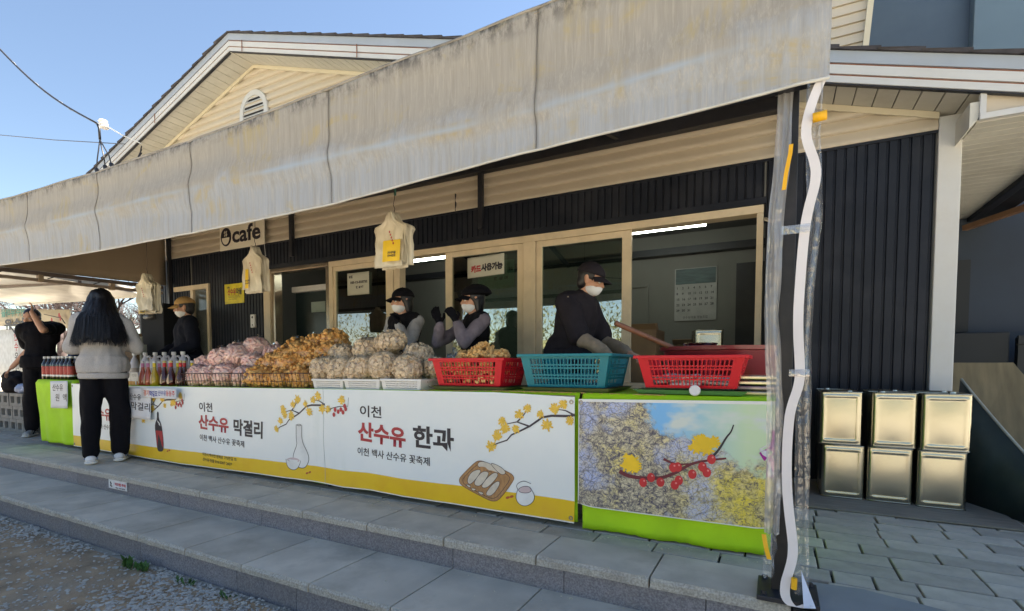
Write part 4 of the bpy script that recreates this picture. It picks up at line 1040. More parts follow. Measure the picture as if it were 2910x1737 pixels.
# slotted plastic baskets
def slot_wall(b, p00, p10, p01, p11, cols, rows, mu, mv, fr=.28):
    """grid wall with holes. rows = list of (height, holed); p00..p11 corners"""
    P = lambda u, v: Vector(p00)*(1-u)*(1-v) + Vector(p10)*u*(1-v) + Vector(p01)*(1-u)*v + Vector(p11)*u*v
    us = [0, mu]; w = (1-2*mu)/cols
    for i in range(cols): us += [mu + w*(i+fr), mu + w*(i+1)]
    us[-1] = 1 - mu; us.append(1)
    hole_u = set(2+2*i for i in range(cols))     # cell between us[2i+2], us[2i+3]
    tot = sum(r[0] for r in rows); vs = [0]
    for r in rows: vs.append(vs[-1] + r[0]/tot)
    base = len(b.v)
    for v in vs:
        for u in us: b.v.append(tuple(P(u, v)))
    nu = len(us)
    for j in range(len(rows)):
        for i in range(nu-1):
            if rows[j][1] and i in hole_u: continue
            b.f.append((base+j*nu+i, base+j*nu+i+1, base+(j+1)*nu+i+1, base+(j+1)*nu+i))
def basket(label, x0, x1, y0, y1, z0, z1, inset, m, rows, cols, cy, group, rim=.018, rot=0, cat='basket', nm='plastic_basket', solid_side=False):
    fq = .5 if rim < .01 else .28
    t = thing(nm, label, cat, ((x0+x1)/2, (y0+y1)/2, z0), group)
    a, c_ = inset, inset*.8; b = MB()
    B = [(x0+a,y0+c_,z0),(x1-a,y0+c_,z0),(x1-a,y1-c_,z0),(x0+a,y1-c_,z0)]; Tt = [(x0,y0,z1),(x1,y0,z1),(x1,y1,z1),(x0,y1,z1)]
    slot_wall(b, B[0], B[1], Tt[0], Tt[1], cols, rows, .09, 0, fq)
    rr = [(q[0], 0) for q in rows] if solid_side else rows
    slot_wall(b, B[1], B[2], Tt[1], Tt[2], cy, rr, .12, 0); slot_wall(b, B[2], B[3], Tt[2], Tt[3], cols, rows, .09, 0); slot_wall(b, B[3], B[0], Tt[3], Tt[0], cy, rows, .12, 0)
    b.poly(B)
    b.build('basket_body', m, t, solid=.0035)
    rb = MB(); w = rim
    ring = [[(x0-w,y0-w),(x1+w,y0-w),(x1+w,y1+w),(x0-w,y1+w)], [(x0,y0),(x1,y0),(x1,y1),(x0,y1)]]
    vs = [(x,y,z1-.014) for x,y in ring[0]] + [(x,y,z1+.003) for x,y in ring[0]] + [(x,y,z1+.003) for x,y in ring[1]] + [(x,y,z1-.002) for x,y in ring[1]]
    rb.add(vs, [(q*4+i, q*4+(i+1)%4, (q+1)*4+(i+1)%4, (q+1)*4+i) for q in range(3) for i in range(4)] + [(12+i,12+(i+1)%4,(i+1)%4,i) for i in range(4)])
    rb.build('rim', m, t, bevel=.004)
    return t
P_redp = mat('red_plastic', (.62,.008,.022), .38, .06, 3, spec=.35, dirt=(.4,.02,.03), dscale=5, damt=.3); P_teal = mat('teal_plastic', (.0,.20,.25), .38, .06, 3, spec=.35); P_wh = mat('white_plastic', (.72,.72,.72), .35, .04, 3)
rows = [(1.2,0),(2.6,1),(.7,0),(.8,1),(.7,0),(2.6,1),(.7,0),(.8,1),(.7,0),(2.6,1),(2,0)]
basket('red slotted basket heaped with peanut clusters', -1.98, -1.46, 2.66, 3.0, .772, .942, .035, P_redp, rows, 18, 10, 'large slotted plastic baskets')
basket('teal slotted basket, the only blue green one, in the middle', -1.355, -.815, 2.69, 3.12, .775, .963, .035, P_teal, rows, 20, 12, 'large slotted plastic baskets')
basket('red slotted basket on a green tray in front of the maroon tub', -.655, -.14, 2.66, 3.0, .785, .948, .04, P_redp, rows, 20, 10, 'large slotted plastic baskets')
wr = [(1.3,0),(1,1),(.9,0),(1,1),(.9,0),(1,1),(.9,0),(1,1),(1.3,0)]
for x0, x1, lab in ((-3.065,-2.755,'small white perforated basket, leftmost of three'), (-2.745,-2.412,'small white perforated basket, middle of three')):
    z0 = topz(x0) + .003
    basket(lab, x0, x1, 2.645, 2.88, z0, z0+.072, .012, P_wh, wr, 22, 8, 'small white baskets', .006)
t = basket('small white perforated basket with a smiling face drawn on its end', -2.398, -2.06, 2.645, 2.90, topz(-2.4)+.004, topz(-2.4)+.076, .012, P_wh, wr, 22, 8, 'small white baskets', .006, solid_side=True)
b = MB(); X_ = -2.0625
for yy_, zz_ in ((2.72,.79),(2.80,.79)): b.tube([(X_,yy_,zz_-.004),(X_+.0005,yy_,zz_+.006)], .003, 5)
b.tube([(X_-.004,2.72+.09*k/8, .77 - .018*math.sin(math.pi*k/8)) for k in range(9)], .0018, 5); b.build('drawn_face', P_ink, t)
# trays below the baskets
M_tray = mat('green_tray', (.10,.26,.12), .35, .05, 3); M_olive = mat('olive_tray', (.12,.13,.07), .4, .1, 4)
def tray(x0, x1, y0, y1, z, m, lab):
    pr = lambda i, zz: [(x0+i,y0+i,zz),(x1-i,y0+i,zz),(x1-i,y1-i,zz),(x0+i,y1-i,zz)]
    b = MB().add(pr(.025,z)+pr(0,z+.022)+pr(-.006,z+.024)+pr(.005,z+.022)+pr(.03,z+.004), [(q*4+i,q*4+(i+1)%4,(q+1)*4+(i+1)%4,(q+1)*4+i) for q in range(4) for i in range(4)]+[(16,17,18,19),(3,2,1,0)])
    tag(b.build('serving_tray', m, bevel=.004), lab, 'tray', 'trays under the baskets')
tray(-1.975,-1.43,2.64,3.04,topz(-1.7)+.004,M_olive,'dark olive tray under the basket of peanut clusters')
tray(-1.34,-.80,2.66,3.14,topz(-1)+.004,M_olive,'dark olive tray under the teal basket')
tray(-.67,-.125,2.64,3.02,.752,M_tray,'bright green tray with pale rim under the right red basket')
# peanut cluster heap
b = MB(); random.seed(21)
for k in range(170):
    r = math.sqrt(random.random()); a = random.uniform(0,6.28); x = -1.72 + .235*r*math.cos(a); y = 2.83 + .145*r*math.sin(a)
    h = .93 + .09*max(0, 1 - r**1.6) + .025*math.sin(x*40) - (.0 if x > -1.8 else .03)
    lump(b, (x, y, h), .022, None, 5)
for k in range(90):
    x = random.uniform(-1.93,-1.51); y = random.choice([2.69, random.uniform(2.69,2.97)]); lump(b, (x, y+.01, random.uniform(.80,.92)), .02, None, 4)
tag(b.build('peanut_clusters', M_cluster, smooth=True), 'heap of golden brown peanut clusters piled above the rim of the left red basket', 'snack', kind=None)
b = MB()
for k in range(60): b.cap((random.uniform(-.62,-.2), random.uniform(2.70,2.95), random.uniform(.80,.83)), (random.uniform(-.62,-.2), random.uniform(2.70,2.95), random.uniform(.80,.85)), .012, .01, 6)
tag(b.build('wrapped_tongs', mat('clear_wrap', (.55,.5,.5), .3, .3, 20)), 'loose wrapped bits lying in the right red basket', 'wrappers')
# maroon tub with paddle
t = thing('plastic_tub', 'big round maroon plastic tub behind the right red basket', 'tub', (-.31, 3.35, .75))
MB().lathe([(.0,.75),(.27,.75),(.28,.76),(.345,.985),(.365,.99),(.368,1.012),(.345,1.012),(.335,.985),(.265,.775),(0,.772)], 48, (-.31,3.35,0), 1, .82).build('tub_body', mat('maroon_plastic', (.20,.015,.022), .35, .1, 4, coat=.2), t, smooth='auto')
t = thing('wooden_paddle', 'brown wooden handle leaning out of the maroon tub to the left', 'paddle', (-.7, 3.1, 1.0))
MB().tube([(-.875,3.0,1.155),(-.60,3.16,1.02),(-.3,3.35,.87)], .016, 10).build('handle', mat('brown_wood', (.22,.09,.05), .5, .2, 4, stretch=(1,8,8)), t, smooth='auto')
MB().cap((-.3,3.35,.87), (-.2,3.40,.80), .04, .05, 10, .3).build('blade', MATS['brown_wood'], t, smooth=True)
tag(MB().lathe([(0,1.015),(.09,1.018),(.10,1.03),(.095,1.034),(0,1.022)], 20, (-.42,3.25,0)).build('metal_lid', MATS['chrome'], smooth='auto'), 'silver lid resting on the far side of the maroon tub', 'lid')
# stack of shallow tins, jar lid
M_tin = mat('tin', (.62,.56,.42), .28, .15, 6, metal=.9)
for k in range(4):
    z = .748 + k*.0265
    tag(MB().box(-.20,.008,2.80,3.0,z,z+.022).build('shallow_tin', M_tin if k != 1 else mat('tin_dull', (.35,.28,.3), .35, .2, 6, metal=.8), bevel=.006), ['bottom tin of the flat stack at the right end of the table','second tin from the bottom of the flat stack at the right end','second tin from the top of the flat stack at the right end','top tin of the flat stack at the right end'][k], 'tin', 'shallow tins stacked at the right end')
o = MB().lathe([(0,.014),(.024,.014),(.027,.010),(.027,-.006),(0,-.006)], 24).build('jar_lid', P_wh, smooth='auto'); o.rotation_euler.x = R(80); o.location = (-.362, 2.635, .775)
tag(o, 'round white lid standing on edge before the right green tray', 'lid')
# crumpled clear bag
b = MB(); random.seed(5); bm = bmesh.new(); bmesh.ops.create_icosphere(bm, subdivisions=4, radius=1)
for v in bm.verts:
    p = v.co.copy(); f = 1 + .5*noise.noise(p*2.2) + .25*noise.noise(p*6)
    v.co = Vector((p.x*.11, p.y*.07, p.z*.06 + (.05*math.exp(-((p.x+.3)/.3)**2) if p.z > 0 else 0)))*f + Vector((-2.02, 3.03, .86+.04))
me = bpy.data.meshes.new('crumpled_bag'); bm.to_mesh(me); bm.free(); tag(link('crumpled_bag', me, M_film, smooth=True), 'crumpled empty clear bag between the grey snack bags and the left red basket', 'bag')

stones(900, (-2.05,-.5,2.605,2.665), lambda x, y: 1 if noise.noise(Vector((x*5,y*9,0))) > -.1 else .2, (.0018,.0045), lambda x, y: topz(x) + .003, 'table_crumbs', M_cluster, 9)
# ------------------------------------------------------------------ bottles, cartons, jugs
def bottle_proto(col, cap_m, lab_m):
    t = bpy.data.objects.new('juice_bottle', None); COL.objects.link(t)
    MB().lathe([(0,0),(.034,0),(.038,.006),(.041,.05),(.036,.09),(.022,.13),(.0135,.165),(.0125,.215),(0,.215)], 20).build('bottle_body', col, t, smooth='auto')
    MB().lathe([(0,.236),(.0135,.236),(.015,.232),(.015,.217),(.0136,.216)], 14).build('bottle_cap', cap_m, t, smooth='auto')
    MB().lathe([(.0142,.178),(.0146,.179),(.0146,.214),(.0142,.2145)], 14).build('neck_label', lab_m, t, smooth='auto')
    MB().add([(.018*math.sin(a)*w*1.2, -(r_+.0012), z) for z, w, r_ in ((.02,1,.0395),(.05,1,.0405),(.08,.8,.0370),(.11,.3,.0290)) for a in (-.5,0,.5)], [(j*3+i, j*3+i+1, (j+1)*3+i+1, (j+1)*3+i) for j in range(3) for i in range(2)]).build('shine_label', mat('gold_label', (.55,.4,.25), .4), t)
    return t
def liq(n, c): return mat(n, c, .08, .05, 2, spec=.6, trans=.45, coat=.5)
kinds = {'pink': (liq('juice_pink', (.75,.18,.10)), P_wh, mat('neck_pink', (.65,.25,.45), .4)), 'yellow': (liq('juice_yellow', (.75,.55,.05)), P_wh, mat('neck_yellow', (.8,.6,.03), .4)),
         'dark': (liq('juice_plum', (.10,.015,.015)), mat('gold_cap', (.6,.5,.2), .3, metal=.5), mat('neck_red', (.6,.03,.03), .4))}
bp_ = {k: bottle_proto(*v) for k, v in kinds.items()}; ub = set()
rowsb = [(-5.48,2.70,'pink','leftmost in the front row'),(-5.385,2.70,'pink','second in the front row'),(-5.275,2.70,'yellow','third in the front row'),(-5.17,2.74,'yellow','half hidden right of the front yellow one'),(-5.105,2.70,'dark','fifth in the front row'),(-4.995,2.70,'dark','sixth in the front row'),(-4.88,2.72,'dark','last before the pink snack bags'),
         (-5.42,2.82,'pink','second row, behind the two front pink ones'),(-5.28,2.84,'pink','second row, behind the front yellow one'),(-5.14,2.84,'yellow','second row, behind the first dark one'),(-5.03,2.84,'dark','second row, between the dark ones'),(-4.94,2.86,'yellow','second row, far right yellow one'),(-4.82,2.86,'dark','second row, at the edge of the pink snack bags')]
for x, y, k, lab in rowsb:
    o = bp_[k] if k not in ub else copy_tree(bp_[k]); ub.add(k)
    o.location = (x, y, topz(x) + .003); o.rotation_euler.z = random.uniform(-.3,.3)
    tag(o, {'pink':'pink','yellow':'yellow','dark':'dark plum'}[k] + ' drink bottle, ' + lab, 'bottle', 'small drink bottles')
M_jug = mat('milky_plastic', (.62,.62,.68), .35, .05, 3, trans=.15, spec=.5); M_rice = mat('rice_wine', (.46,.40,.38), .35, .05, 2)
def jug():
    t = bpy.data.objects.new('plastic_jug', None); COL.objects.link(t)
    MB().lathe([(0,0),(.058,0),(.062,.01),(.062,.15),(.060,.17)], 20, sy=.8).build('jug_body', M_rice, t, smooth='auto')
    MB().lathe([(.060,.17),(.05,.215),(.034,.26),(.018,.282),(.016,.30)], 20, sy=.8).build('jug_shoulder', M_jug, t, smooth='auto')
    MB().lathe([(0,.332),(.020,.332),(.021,.305),(.017,.30)], 14).build('jug_cap', P_wh, t, smooth='auto')
    MB().tube([(.02,0,.285),(.05,0,.29),(.068,0,.27),(.07,0,.2),(.06,0,.165)], .011, 8).build('handle', M_jug, t, smooth=True)
    return t
j = jug(); random.seed(44)
for i, (x, y, rz, lab) in enumerate([(-6.08,2.92,2.6,'leftmost, its handle turned left'),(-5.93,2.95,.3,'second from the left, behind the white cartons'),(-5.76,2.96,.5,'third from the left'),(-5.61,2.97,.2,'fourth from the left, above the pink bottles'),(-5.46,2.98,.4,'fifth from the left, above the yellow bottle'),(-5.30,2.98,.3,'rightmost, before the man in the tan cap')]):
    o = j if i == 0 else copy_tree(j); o.location = (x, y, topz(x)+.003); o.rotation_euler.z = rz
    tag(o, 'milky rice wine jug, ' + lab, 'jug', 'milky jugs behind the bottles')
for x0, x1, lab in ((-5.83,-5.665,'white drink carton with an orange base beside the customer'), (-5.655,-5.53,'white drink carton with an orange base beside the first pink bottle')):
    t = thing('drink_carton', lab, 'carton', ((x0+x1)/2, 2.74, .70), 'white and orange cartons'); z = topz(x0) + .003
    MB().box(x0,x1,2.68,2.80,z+.0405,z+.128).build('carton_body', P_wh, t, bevel=.002); MB().box(x0,x1,2.68,2.80,z,z+.04).build('orange_base', mat('carton_orange', (.75,.33,.02), .5), t, bevel=.002)
    text('이천 쌀 막걸리', .03, P_ink, t, plane_fn(x0+.02, 2.677, z+.088), width=(x1-x0)*.7)
    MB().lathe([(0,0),(.011,.002),(.014,.02),(.008,.04),(.004,.055),(0,.056)], 10, ((x0+x1)/2+.03, 2.676, z+.008), 1, .1).build('bottle_print', P_white, t)
# dark concentrate bottles on the left
t0 = bpy.data.objects.new('dark_bottle', None); COL.objects.link(t0)
MB().lathe([(0,0),(.030,0),(.033,.005),(.033,.165),(.030,.185),(.014,.215),(.0125,.24),(0,.24)], 16).build('bottle_body', liq('black_juice', (.02,.008,.01)), t0, smooth='auto')
MB().lathe([(0,.264),(.016,.264),(.017,.243),(.014,.24)], 14).build('bottle_cap', P_wh, t0, smooth='auto')
MB().lathe([(.0335,.055),(.0338,.056),(.0338,.150),(.0335,.151)], 16).build('red_label', mat('label_red', (.42,.05,.04), .5, .3, 60), t0, smooth='auto')
MB().lathe([(.0336,.035),(.0339,.036),(.0339,.0545),(.0336,.0548)], 16).build('white_label', P_white, t0, smooth='auto')
for i in range(14):
    o = t0 if i == 0 else copy_tree(t0); r = i // 8; k = i % 8
    x = -7.60 + k*.092 + r*.045; o.location = (x, 2.72 + r*.095 + random.uniform(-.01,.01), topz(x) + .003)
    tag(o, 'dark concentrate bottle, ' + ['leftmost','second from the left','third from the left','fourth from the left','fifth from the left','sixth from the left','seventh from the left','last'][k] + (' in the front row' if r == 0 else ' in the back row') + ' on the green cloth', 'bottle', 'dark bottles on the green cloth')
# ------------------------------------------------------------------ people
M_skin = mat('skin', (.50,.27,.18), .55, .08, 12, sss=.1); M_lip = mat('lip', (.42,.14,.12), .5); M_eyew = mat('eye_white', (.7,.7,.68), .3); M_iris = mat('iris', (.02,.012,.01), .2)
M_hair = mat('black_hair', (.006,.0055,.008), .42, .3, 80, stretch=(1,1,.06), bump=.002, bscale=160)
M_mask = mat('face_mask', (.72,.73,.74), .8)
def V3(*a): return Vector(a)
def remesh(mb, vox, it, m, name, parent, wr=0, ws=9, wst=(1,1,1), seed=0):
    o = mb.build('tmp', m)
    md = o.modifiers.new('r', 'REMESH'); md.mode = 'VOXEL'; md.voxel_size = vox; md.use_smooth_shade = True
    sm = o.modifiers.new('s', 'SMOOTH'); sm.factor = .5; sm.iterations = it
    me = evalmesh(o)
    if wr:
        n = len(me.vertices); nr = np.empty(n*3); me.vertices.foreach_get('normal', nr); nr = nr.reshape(-1, 3)
        co = np.empty(n*3); me.vertices.foreach_get('co', co); co = co.reshape(-1, 3)
        d = np.array([noise.noise(Vector((c[0]*ws*wst[0]+seed, c[1]*ws*wst[1], c[2]*ws*wst[2]))) + .45*noise.noise(Vector((c[0]*ws*2.3*wst[0], c[1]*ws*2.3, c[2]*ws*2.3*wst[2]+seed))) for c in co])
        co += nr * (d * wr)[:, None]; me.vertices.foreach_set('co', co.ravel()); me.update()
    me.materials.clear(); me.name = name
    for p in me.polygons: p.use_smooth = True
    return link(name, me, m, parent)
def hand_caps(b, wrist, d, palm_n, side, curl=.5, s=1.0, grow=0):
    """palm, four unequal curled fingers and a thumb leaving the side of the palm"""
    d = Vector(d).normalized(); n = Vector(palm_n); n = (n - d*n.dot(d)).normalized(); x = d.cross(n) * side
    w = Vector(wrist); pc = w + d*.045*s
    for t in (-.55, 0, .55): b.cap(w + x*t*.02*s + d*.01*s, w + d*.082*s + x*t*.036*s, (.014+grow)*s, (.012+grow)*s, 8, .8, n)
    tips = []
    for k, (off, L) in enumerate([(-.031,.068), (-.0105,.077), (.0105,.072), (.030,.056)]):
        p0 = w + d*.085*s + x*off*s; c1 = curl*.6; c2 = curl*1.5
        d1 = (d*math.cos(c1) + n*math.sin(c1)); d2 = (d*math.cos(c2) + n*math.sin(c2)); d3 = (d*math.cos(c2*1.4) + n*math.sin(c2*1.4))
        p1 = p0 + d1*L*.42*s; p2 = p1 + d2*L*.33*s; p3 = p2 + d3*L*.25*s
        r = (.0082+grow)*s
        b.cap(p0 - d*.01*s, p1, r, r*.95, 8); b.cap(p1, p2, r*.95, r*.88, 8); b.cap(p2, p3, r*.88, r*.75, 8)
    q0 = w + d*.025*s - x*.026*s; q1 = q0 + (d*.55 - x*.75 + n*.3).normalized()*.036*s; q2 = q1 + (d*.85 - x*.25 + n*.4).normalized()*.030*s
    b.cap(q0, q1, (.011+grow)*s, (.0095+grow)*s, 8); b.cap(q1, q2, (.0095+grow)*s, (.008+grow)*s, 8)
def person(label, loc, rz, H, J=None, top=None, sleeve=1.0, trousers=None, shoe=None, hair='short', cap=None, capm=None, mask=False, gloves=None,
           vest=None, inner=None, baggy=1.0, head=(0,0), bulk=1.0, group=None, cuffm=None):
    t = bpy.data.objects.new('person', None); COL.objects.link(t)
    s = H/1.65
    j = dict(pel=(0,0,.93), waist=(0,-.005,1.06), chest=(0,0,1.26), neck=(0,.01,1.40), head=(0,-.02,1.525),
             shL=(.165,.01,1.345), shR=(-.165,.01,1.345), elL=(.235,.03,1.08), elR=(-.235,.03,1.08), wrL=(.24,-.06,.86), wrR=(-.24,-.06,.86),
             hipL=(.085,0,.90), hipR=(-.085,0,.90), knL=(.10,-.01,.49), knR=(-.10,-.01,.49), anL=(.10,.03,.085), anR=(-.10,.03,.085), toL=None, toR=None)
    j = {k: (None if v is None else Vector(v)*s) for k, v in j.items()}
    Rz = Matrix.Rotation(rz, 3, 'Z'); inv = Rz.inverted(); L0 = Vector(loc)
    for k, v in (J or {}).items():
        j[k] = inv @ (Vector(v[1:]) - L0) if v[0] == 'w' else Vector(v)*s
    hd = j['head']; yaw, pit = head; HM = Matrix.Rotation(yaw, 3, 'Z') @ Matrix.Rotation(pit, 3, 'X')
    def h(p): return hd + HM @ (Vector(p)*s)
    f = Vector((0,-1,0))
    b = MB()
    # ---- one continuous body
    bw = bulk
    b.cap(j['pel'] + V3(.05,0,0)*s, j['pel'] - V3(.05,0,0)*s, .105*s*bw, .105*s*bw, 14, .9)
    b.cap(j['pel'], j['waist'], .125*s*bw, .115*s*bw, 16, .8); b.cap(j['waist'], j['chest'], .118*s*bw, .135*s*bw, 16, .78)
    b.cap(j['shL'] - (j['shL']-j['shR'])*.16, j['shR'] + (j['shL']-j['shR'])*.16, .068*s, .068*s, 14, .95)
    b.cap(j['chest'] + V3(.07,0,.0)*s, j['chest'] - V3(.07,0,0)*s, .105*s*bw, .105*s*bw, 14, .85)
    b.cap(j['neck'] - V3(0,0,.05)*s, h((0,.012,-.055)), .056*s, .050*s, 12)
    # head
    R_ = HM
    b.ball(h((0,.012,.028)), .074*s, .090*s, .088*s, 18, 12, R_); b.ball(h((0,-.018,-.028)), .058*s, .066*s, .078*s, 16, 10, R_)
    b.ball(h((0,-.052,-.078)), .026*s, .024*s, .024*s, 10, 6, R_); b.cap(h((-.03,-.072,.03)), h((.03,-.072,.03)), .012*s, .012*s, 8)
    b.cap(h((0,-.080,.018)), h((0,-.100,-.020)), .008*s, .0125*s, 8); b.ball(h((.010,-.090,-.022)), .007*s, n=8, m=6); b.ball(h((-.010,-.090,-.022)), .007*s, n=8, m=6)
    b.cap(h((-.014,-.082,-.046)), h((.014,-.082,-.046)), .0062*s, .0062*s, 8); b.cap(h((-.012,-.080,-.055)), h((.012,-.080,-.055)), .007*s, .007*s, 8)
    for q in (-1, 1):
        b.ball(h((q*.040,-.062,-.015)), .018*s, .014*s, .015*s, 8, 6, R_)
        b.cap(h((q*.073,.008,-.022)), h((q*.080,.016,.018)), .010*s, .015*s, 8, .5, (q,0,0))
    for sd in 'LR':
        sg = 1 if sd == 'L' else -1
        sh, el, wr = j['sh'+sd], j['el'+sd], j['wr'+sd]
        b.cap(sh, el, .050*s, .040*s, 12); b.cap(el, el + (wr-el)*.35, .040*s, .038*s, 12); b.cap(el + (wr-el)*.35, wr, .038*s, .026*s, 12)
        hdv = j.get('hd'+sd); hdv = (hdv - wr) if hdv is not None else (wr - el)
        pn = j.get('pn'+sd) or (V3(-sg,0,0) if abs((wr-el).normalized().z) > .6 else V3(0,0,-1))
        hand_caps(b, wr, hdv, pn, sg, .5, s)
        hp, kn, an = j['hip'+sd], j['kn'+sd], j['an'+sd]
        b.cap(hp, kn, .082*s, .056*s, 14); b.cap(kn, kn + (an-kn)*.4, .054*s, .056*s, 12); b.cap(kn + (an-kn)*.4, an, .056*s, .036*s, 12)
        toe = j['to'+sd] if j['to'+sd] is not None else an + V3(0,-.165,-.055)*s
        j['to'+sd] = toe; b.cap(an + V3(0,.02,-.045)*s, toe, .032*s, .028*s, 10)
    remesh(b, .0085, 3, M_skin, 'body', t)
    # eyes, lips
    def eye_():
        for q in (-1, 1):
            e = MB().ball(h((q*.029,-.073,.006)), .0105*s, n=10, m=8).build('eye', M_eyew, t, smooth=True); MB().ball(h((q*.029,-.0815,.006)), .0050*s, n=8, m=6).build('pupil', M_iris, e, smooth=True)
    if not mask and hair != 'long':
        eye_()
        lb = MB().cap(h((-.016,-.088,-.050)), h((.016,-.088,-.050)), .0045*s, .0045*s, 8); lb.build('lips', M_lip, t, smooth=True)
        for q in (-1, 1): MB().cap(h((q*.018,-.084,.026)), h((q*.042,-.076,.027)), .003*s, .0025*s, 6).build('eyebrow', M_hair, t, smooth=True)
    elif mask:
        eye_()
        mk = MB(); mk.ball(h((0,-.026,-.052)), .060*s, .068*s, .052*s, 16, 10, R_); mk.ball(h((0,-.082,-.040)), .022*s, .020*s, .026*s, 10, 8, R_)
        remesh(mk, .007, 3, M_mask, 'face_mask', t)
    # ---- clothing
    g = .016*s
    def torso(b, grow, zlow=None, wmul=1.0):
        b.cap(j['pel'] + V3(0,0,.075)*s, j['waist'], .138*s*bw+grow*wmul*1.15, .124*s*bw+grow*wmul*1.1, 18, .88); b.cap(j['waist'], j['chest'], .122*s*bw+grow*wmul, .138*s*bw+grow, 18, .80)
        b.lathe([(0,-.075),(.185,-.075),(.20,-.07),(.205,0),(.19,.08),(.0,.09)], 28, j['pel'], s*(1+grow*1.5), s*(.80+grow*2))
        b.cap(j['chest'] + V3(.07,0,.0)*s, j['chest'] - V3(.07,0,0)*s, .108*s*bw+grow, .108*s*bw+grow, 14, .85)
        b.cap(j['shL'] - (j['shL']-j['shR'])*.16, j['shR'] + (j['shL']-j['shR'])*.16, .074*s+grow, .074*s+grow, 14, .98)
        b.cap(j['neck'] - V3(0,0,.06)*s, j['neck'] + V3(0,0,.005)*s, .066*s+grow*.4, .060*s+grow*.3, 14)
    def sleeves(b, grow, upto, r_end=.0):
        for sd in 'LR':
            sh, el, wr = j['sh'+sd], j['el'+sd], j['wr'+sd]
            if upto <= .5: b.cap(sh, sh + (el-sh)*min(1, upto*2), .064*s+grow, .060*s+grow+r_end, 14)
            else:
                b.cap(sh, el, .056*s+grow*.8, .048*s+grow*.8, 14); e2 = el + (wr-el)*((upto-.5)*2*.97); b.cap(el, el+(e2-el)*.8, .048*s+grow*.8, .042*s+grow*.8, 14); b.cap(el+(e2-el)*.8, e2, .042*s+grow*.8, .034*s+grow*.3, 14)
    if inner:
        b = MB(); sleeves(b, g*.4, 1.0); b.cap(j['shL'], j['shR'], .066*s, .066*s, 12); remesh(b, .009, 2, inner, 'sleeves', t, .011, 13, seed=3)
    if top:
        b = MB(); torso(b, g*baggy, wmul=1.25)
        if sleeve: sleeves(b, g*baggy*.8, sleeve)
        remesh(b, .010, 2, top, 'vest' if vest else 'top', t, .011*baggy, 8.5, (1,1,.55), seed=7)
        if cuffm:
            b = MB(); b.lathe([(0,-.125),(.180,-.125),(.188,-.12),(.190,-.07),(.0,-.06)], 28, j['pel'], s*(1+g*baggy*1.5), s*(.80+g*baggy*2)); remesh(b, .009, 1, cuffm, 'waistband', t, .002, 20)
    if trousers:
        b = MB(); gg = g*1.0
        b.cap(j['pel'] + V3(.05,0,-.02)*s, j['pel'] - V3(.05,0,.02)*s, .108*s*bw+g*.6, .108*s*bw+g*.6, 14, .9); b.cap(j['pel'], j['pel'] + V3(0,0,.06)*s, .118*s*bw, .112*s*bw, 14, .85)
        for sd in 'LR':
            hp, kn, an = j['hip'+sd], j['kn'+sd], j['an'+sd]
            b.cap(hp - V3(0,0,.05)*s, kn, .084*s+gg, .070*s+gg, 14); b.cap(kn, an + V3(0,0,.03)*s, .070*s+gg, .054*s+gg*.9, 14)
        remesh(b, .011, 2, trousers, 'trousers', t, .014, 8, (1,1,.6), seed=13)
    if shoe:
        for sd in 'LR':
            an, toe = j['an'+sd], j['to'+sd]; d = (toe-an); d.z = 0; d.normalize(); hl = an - d*.045*s; hl.z = 0; tz = toe.copy(); tz.z = 0; x = d.cross(V3(0,0,1))
            b = MB(); b.cap(hl + V3(0,0,.052)*s, tz + V3(0,0,.040)*s - d*.02*s, .042*s, .034*s, 12, .85, (0,0,1)); b.cap(an + V3(0,0,.0)*s, an + V3(0,0,-.03)*s, .044*s, .046*s, 12)
            b.ball(tz + V3(0,0,.035)*s - d*.01*s, .043*s, .043*s, .026*s, 12, 8)
            o = remesh(b, .007, 2, shoe[0], 'shoe', t, .0015, 30)
            b = MB(); b.cap(hl + V3(0,0,.018)*s, tz + V3(0,0,.016)*s, .050*s, .046*s, 14, .32, (0,0,1)); q = b.build('sole', shoe[1], o, smooth=True)
            b = MB()
            for k in range(4): c = an + d*(.03+.022*k)*s + V3(0,0,-.005-.008*k)*s; b.cap(c - x*.026*s, c + x*.026*s, .005*s, .005*s, 6)
            for q_ in (-1,1): b.tube([an + x*q_*.047*s + V3(0,0,-.03)*s - d*.03*s, an + x*q_*.043*s + d*.04*s + V3(0,0,-.02)*s, an + x*q_*.041*s + d*.09*s + V3(0,0,-.055)*s], .006*s, 5)
            b.build('laces', shoe[2], o, smooth=True)
    # ---- hair and headgear
    if hair:
        b = MB(); b.ball(h((0,.022,.038)), .083*s, .094*s, .088*s, 18, 12, R_); b.ball(h((0,.045,-.01)), .072*s, .062*s, .075*s, 14, 10, R_)
        if hair == 'bob':
            for q in (-1,1): b.cap(h((q*.062,.02,.0)), h((q*.060,.03,-.085)), .030*s, .022*s, 10)
            b.cap(h((0,.065,0)), h((0,.06,-.08)), .05*s, .035*s, 10)
        # keep the face free: carve by moving the front back
        o = remesh(b, .008, 2, M_hair, 'hair', t, .003, 30, (1,1,.3)) if hair != 'long' else None
        if o:
            Mi = HM.transposed()
            for v in o.data.vertices:
                p = Mi @ (v.co - hd)
                if p.y < -.035*s and p.z < .055*s: p.y = -.035*s + (p.y+.035*s)*.1; v.co = hd + HM @ p
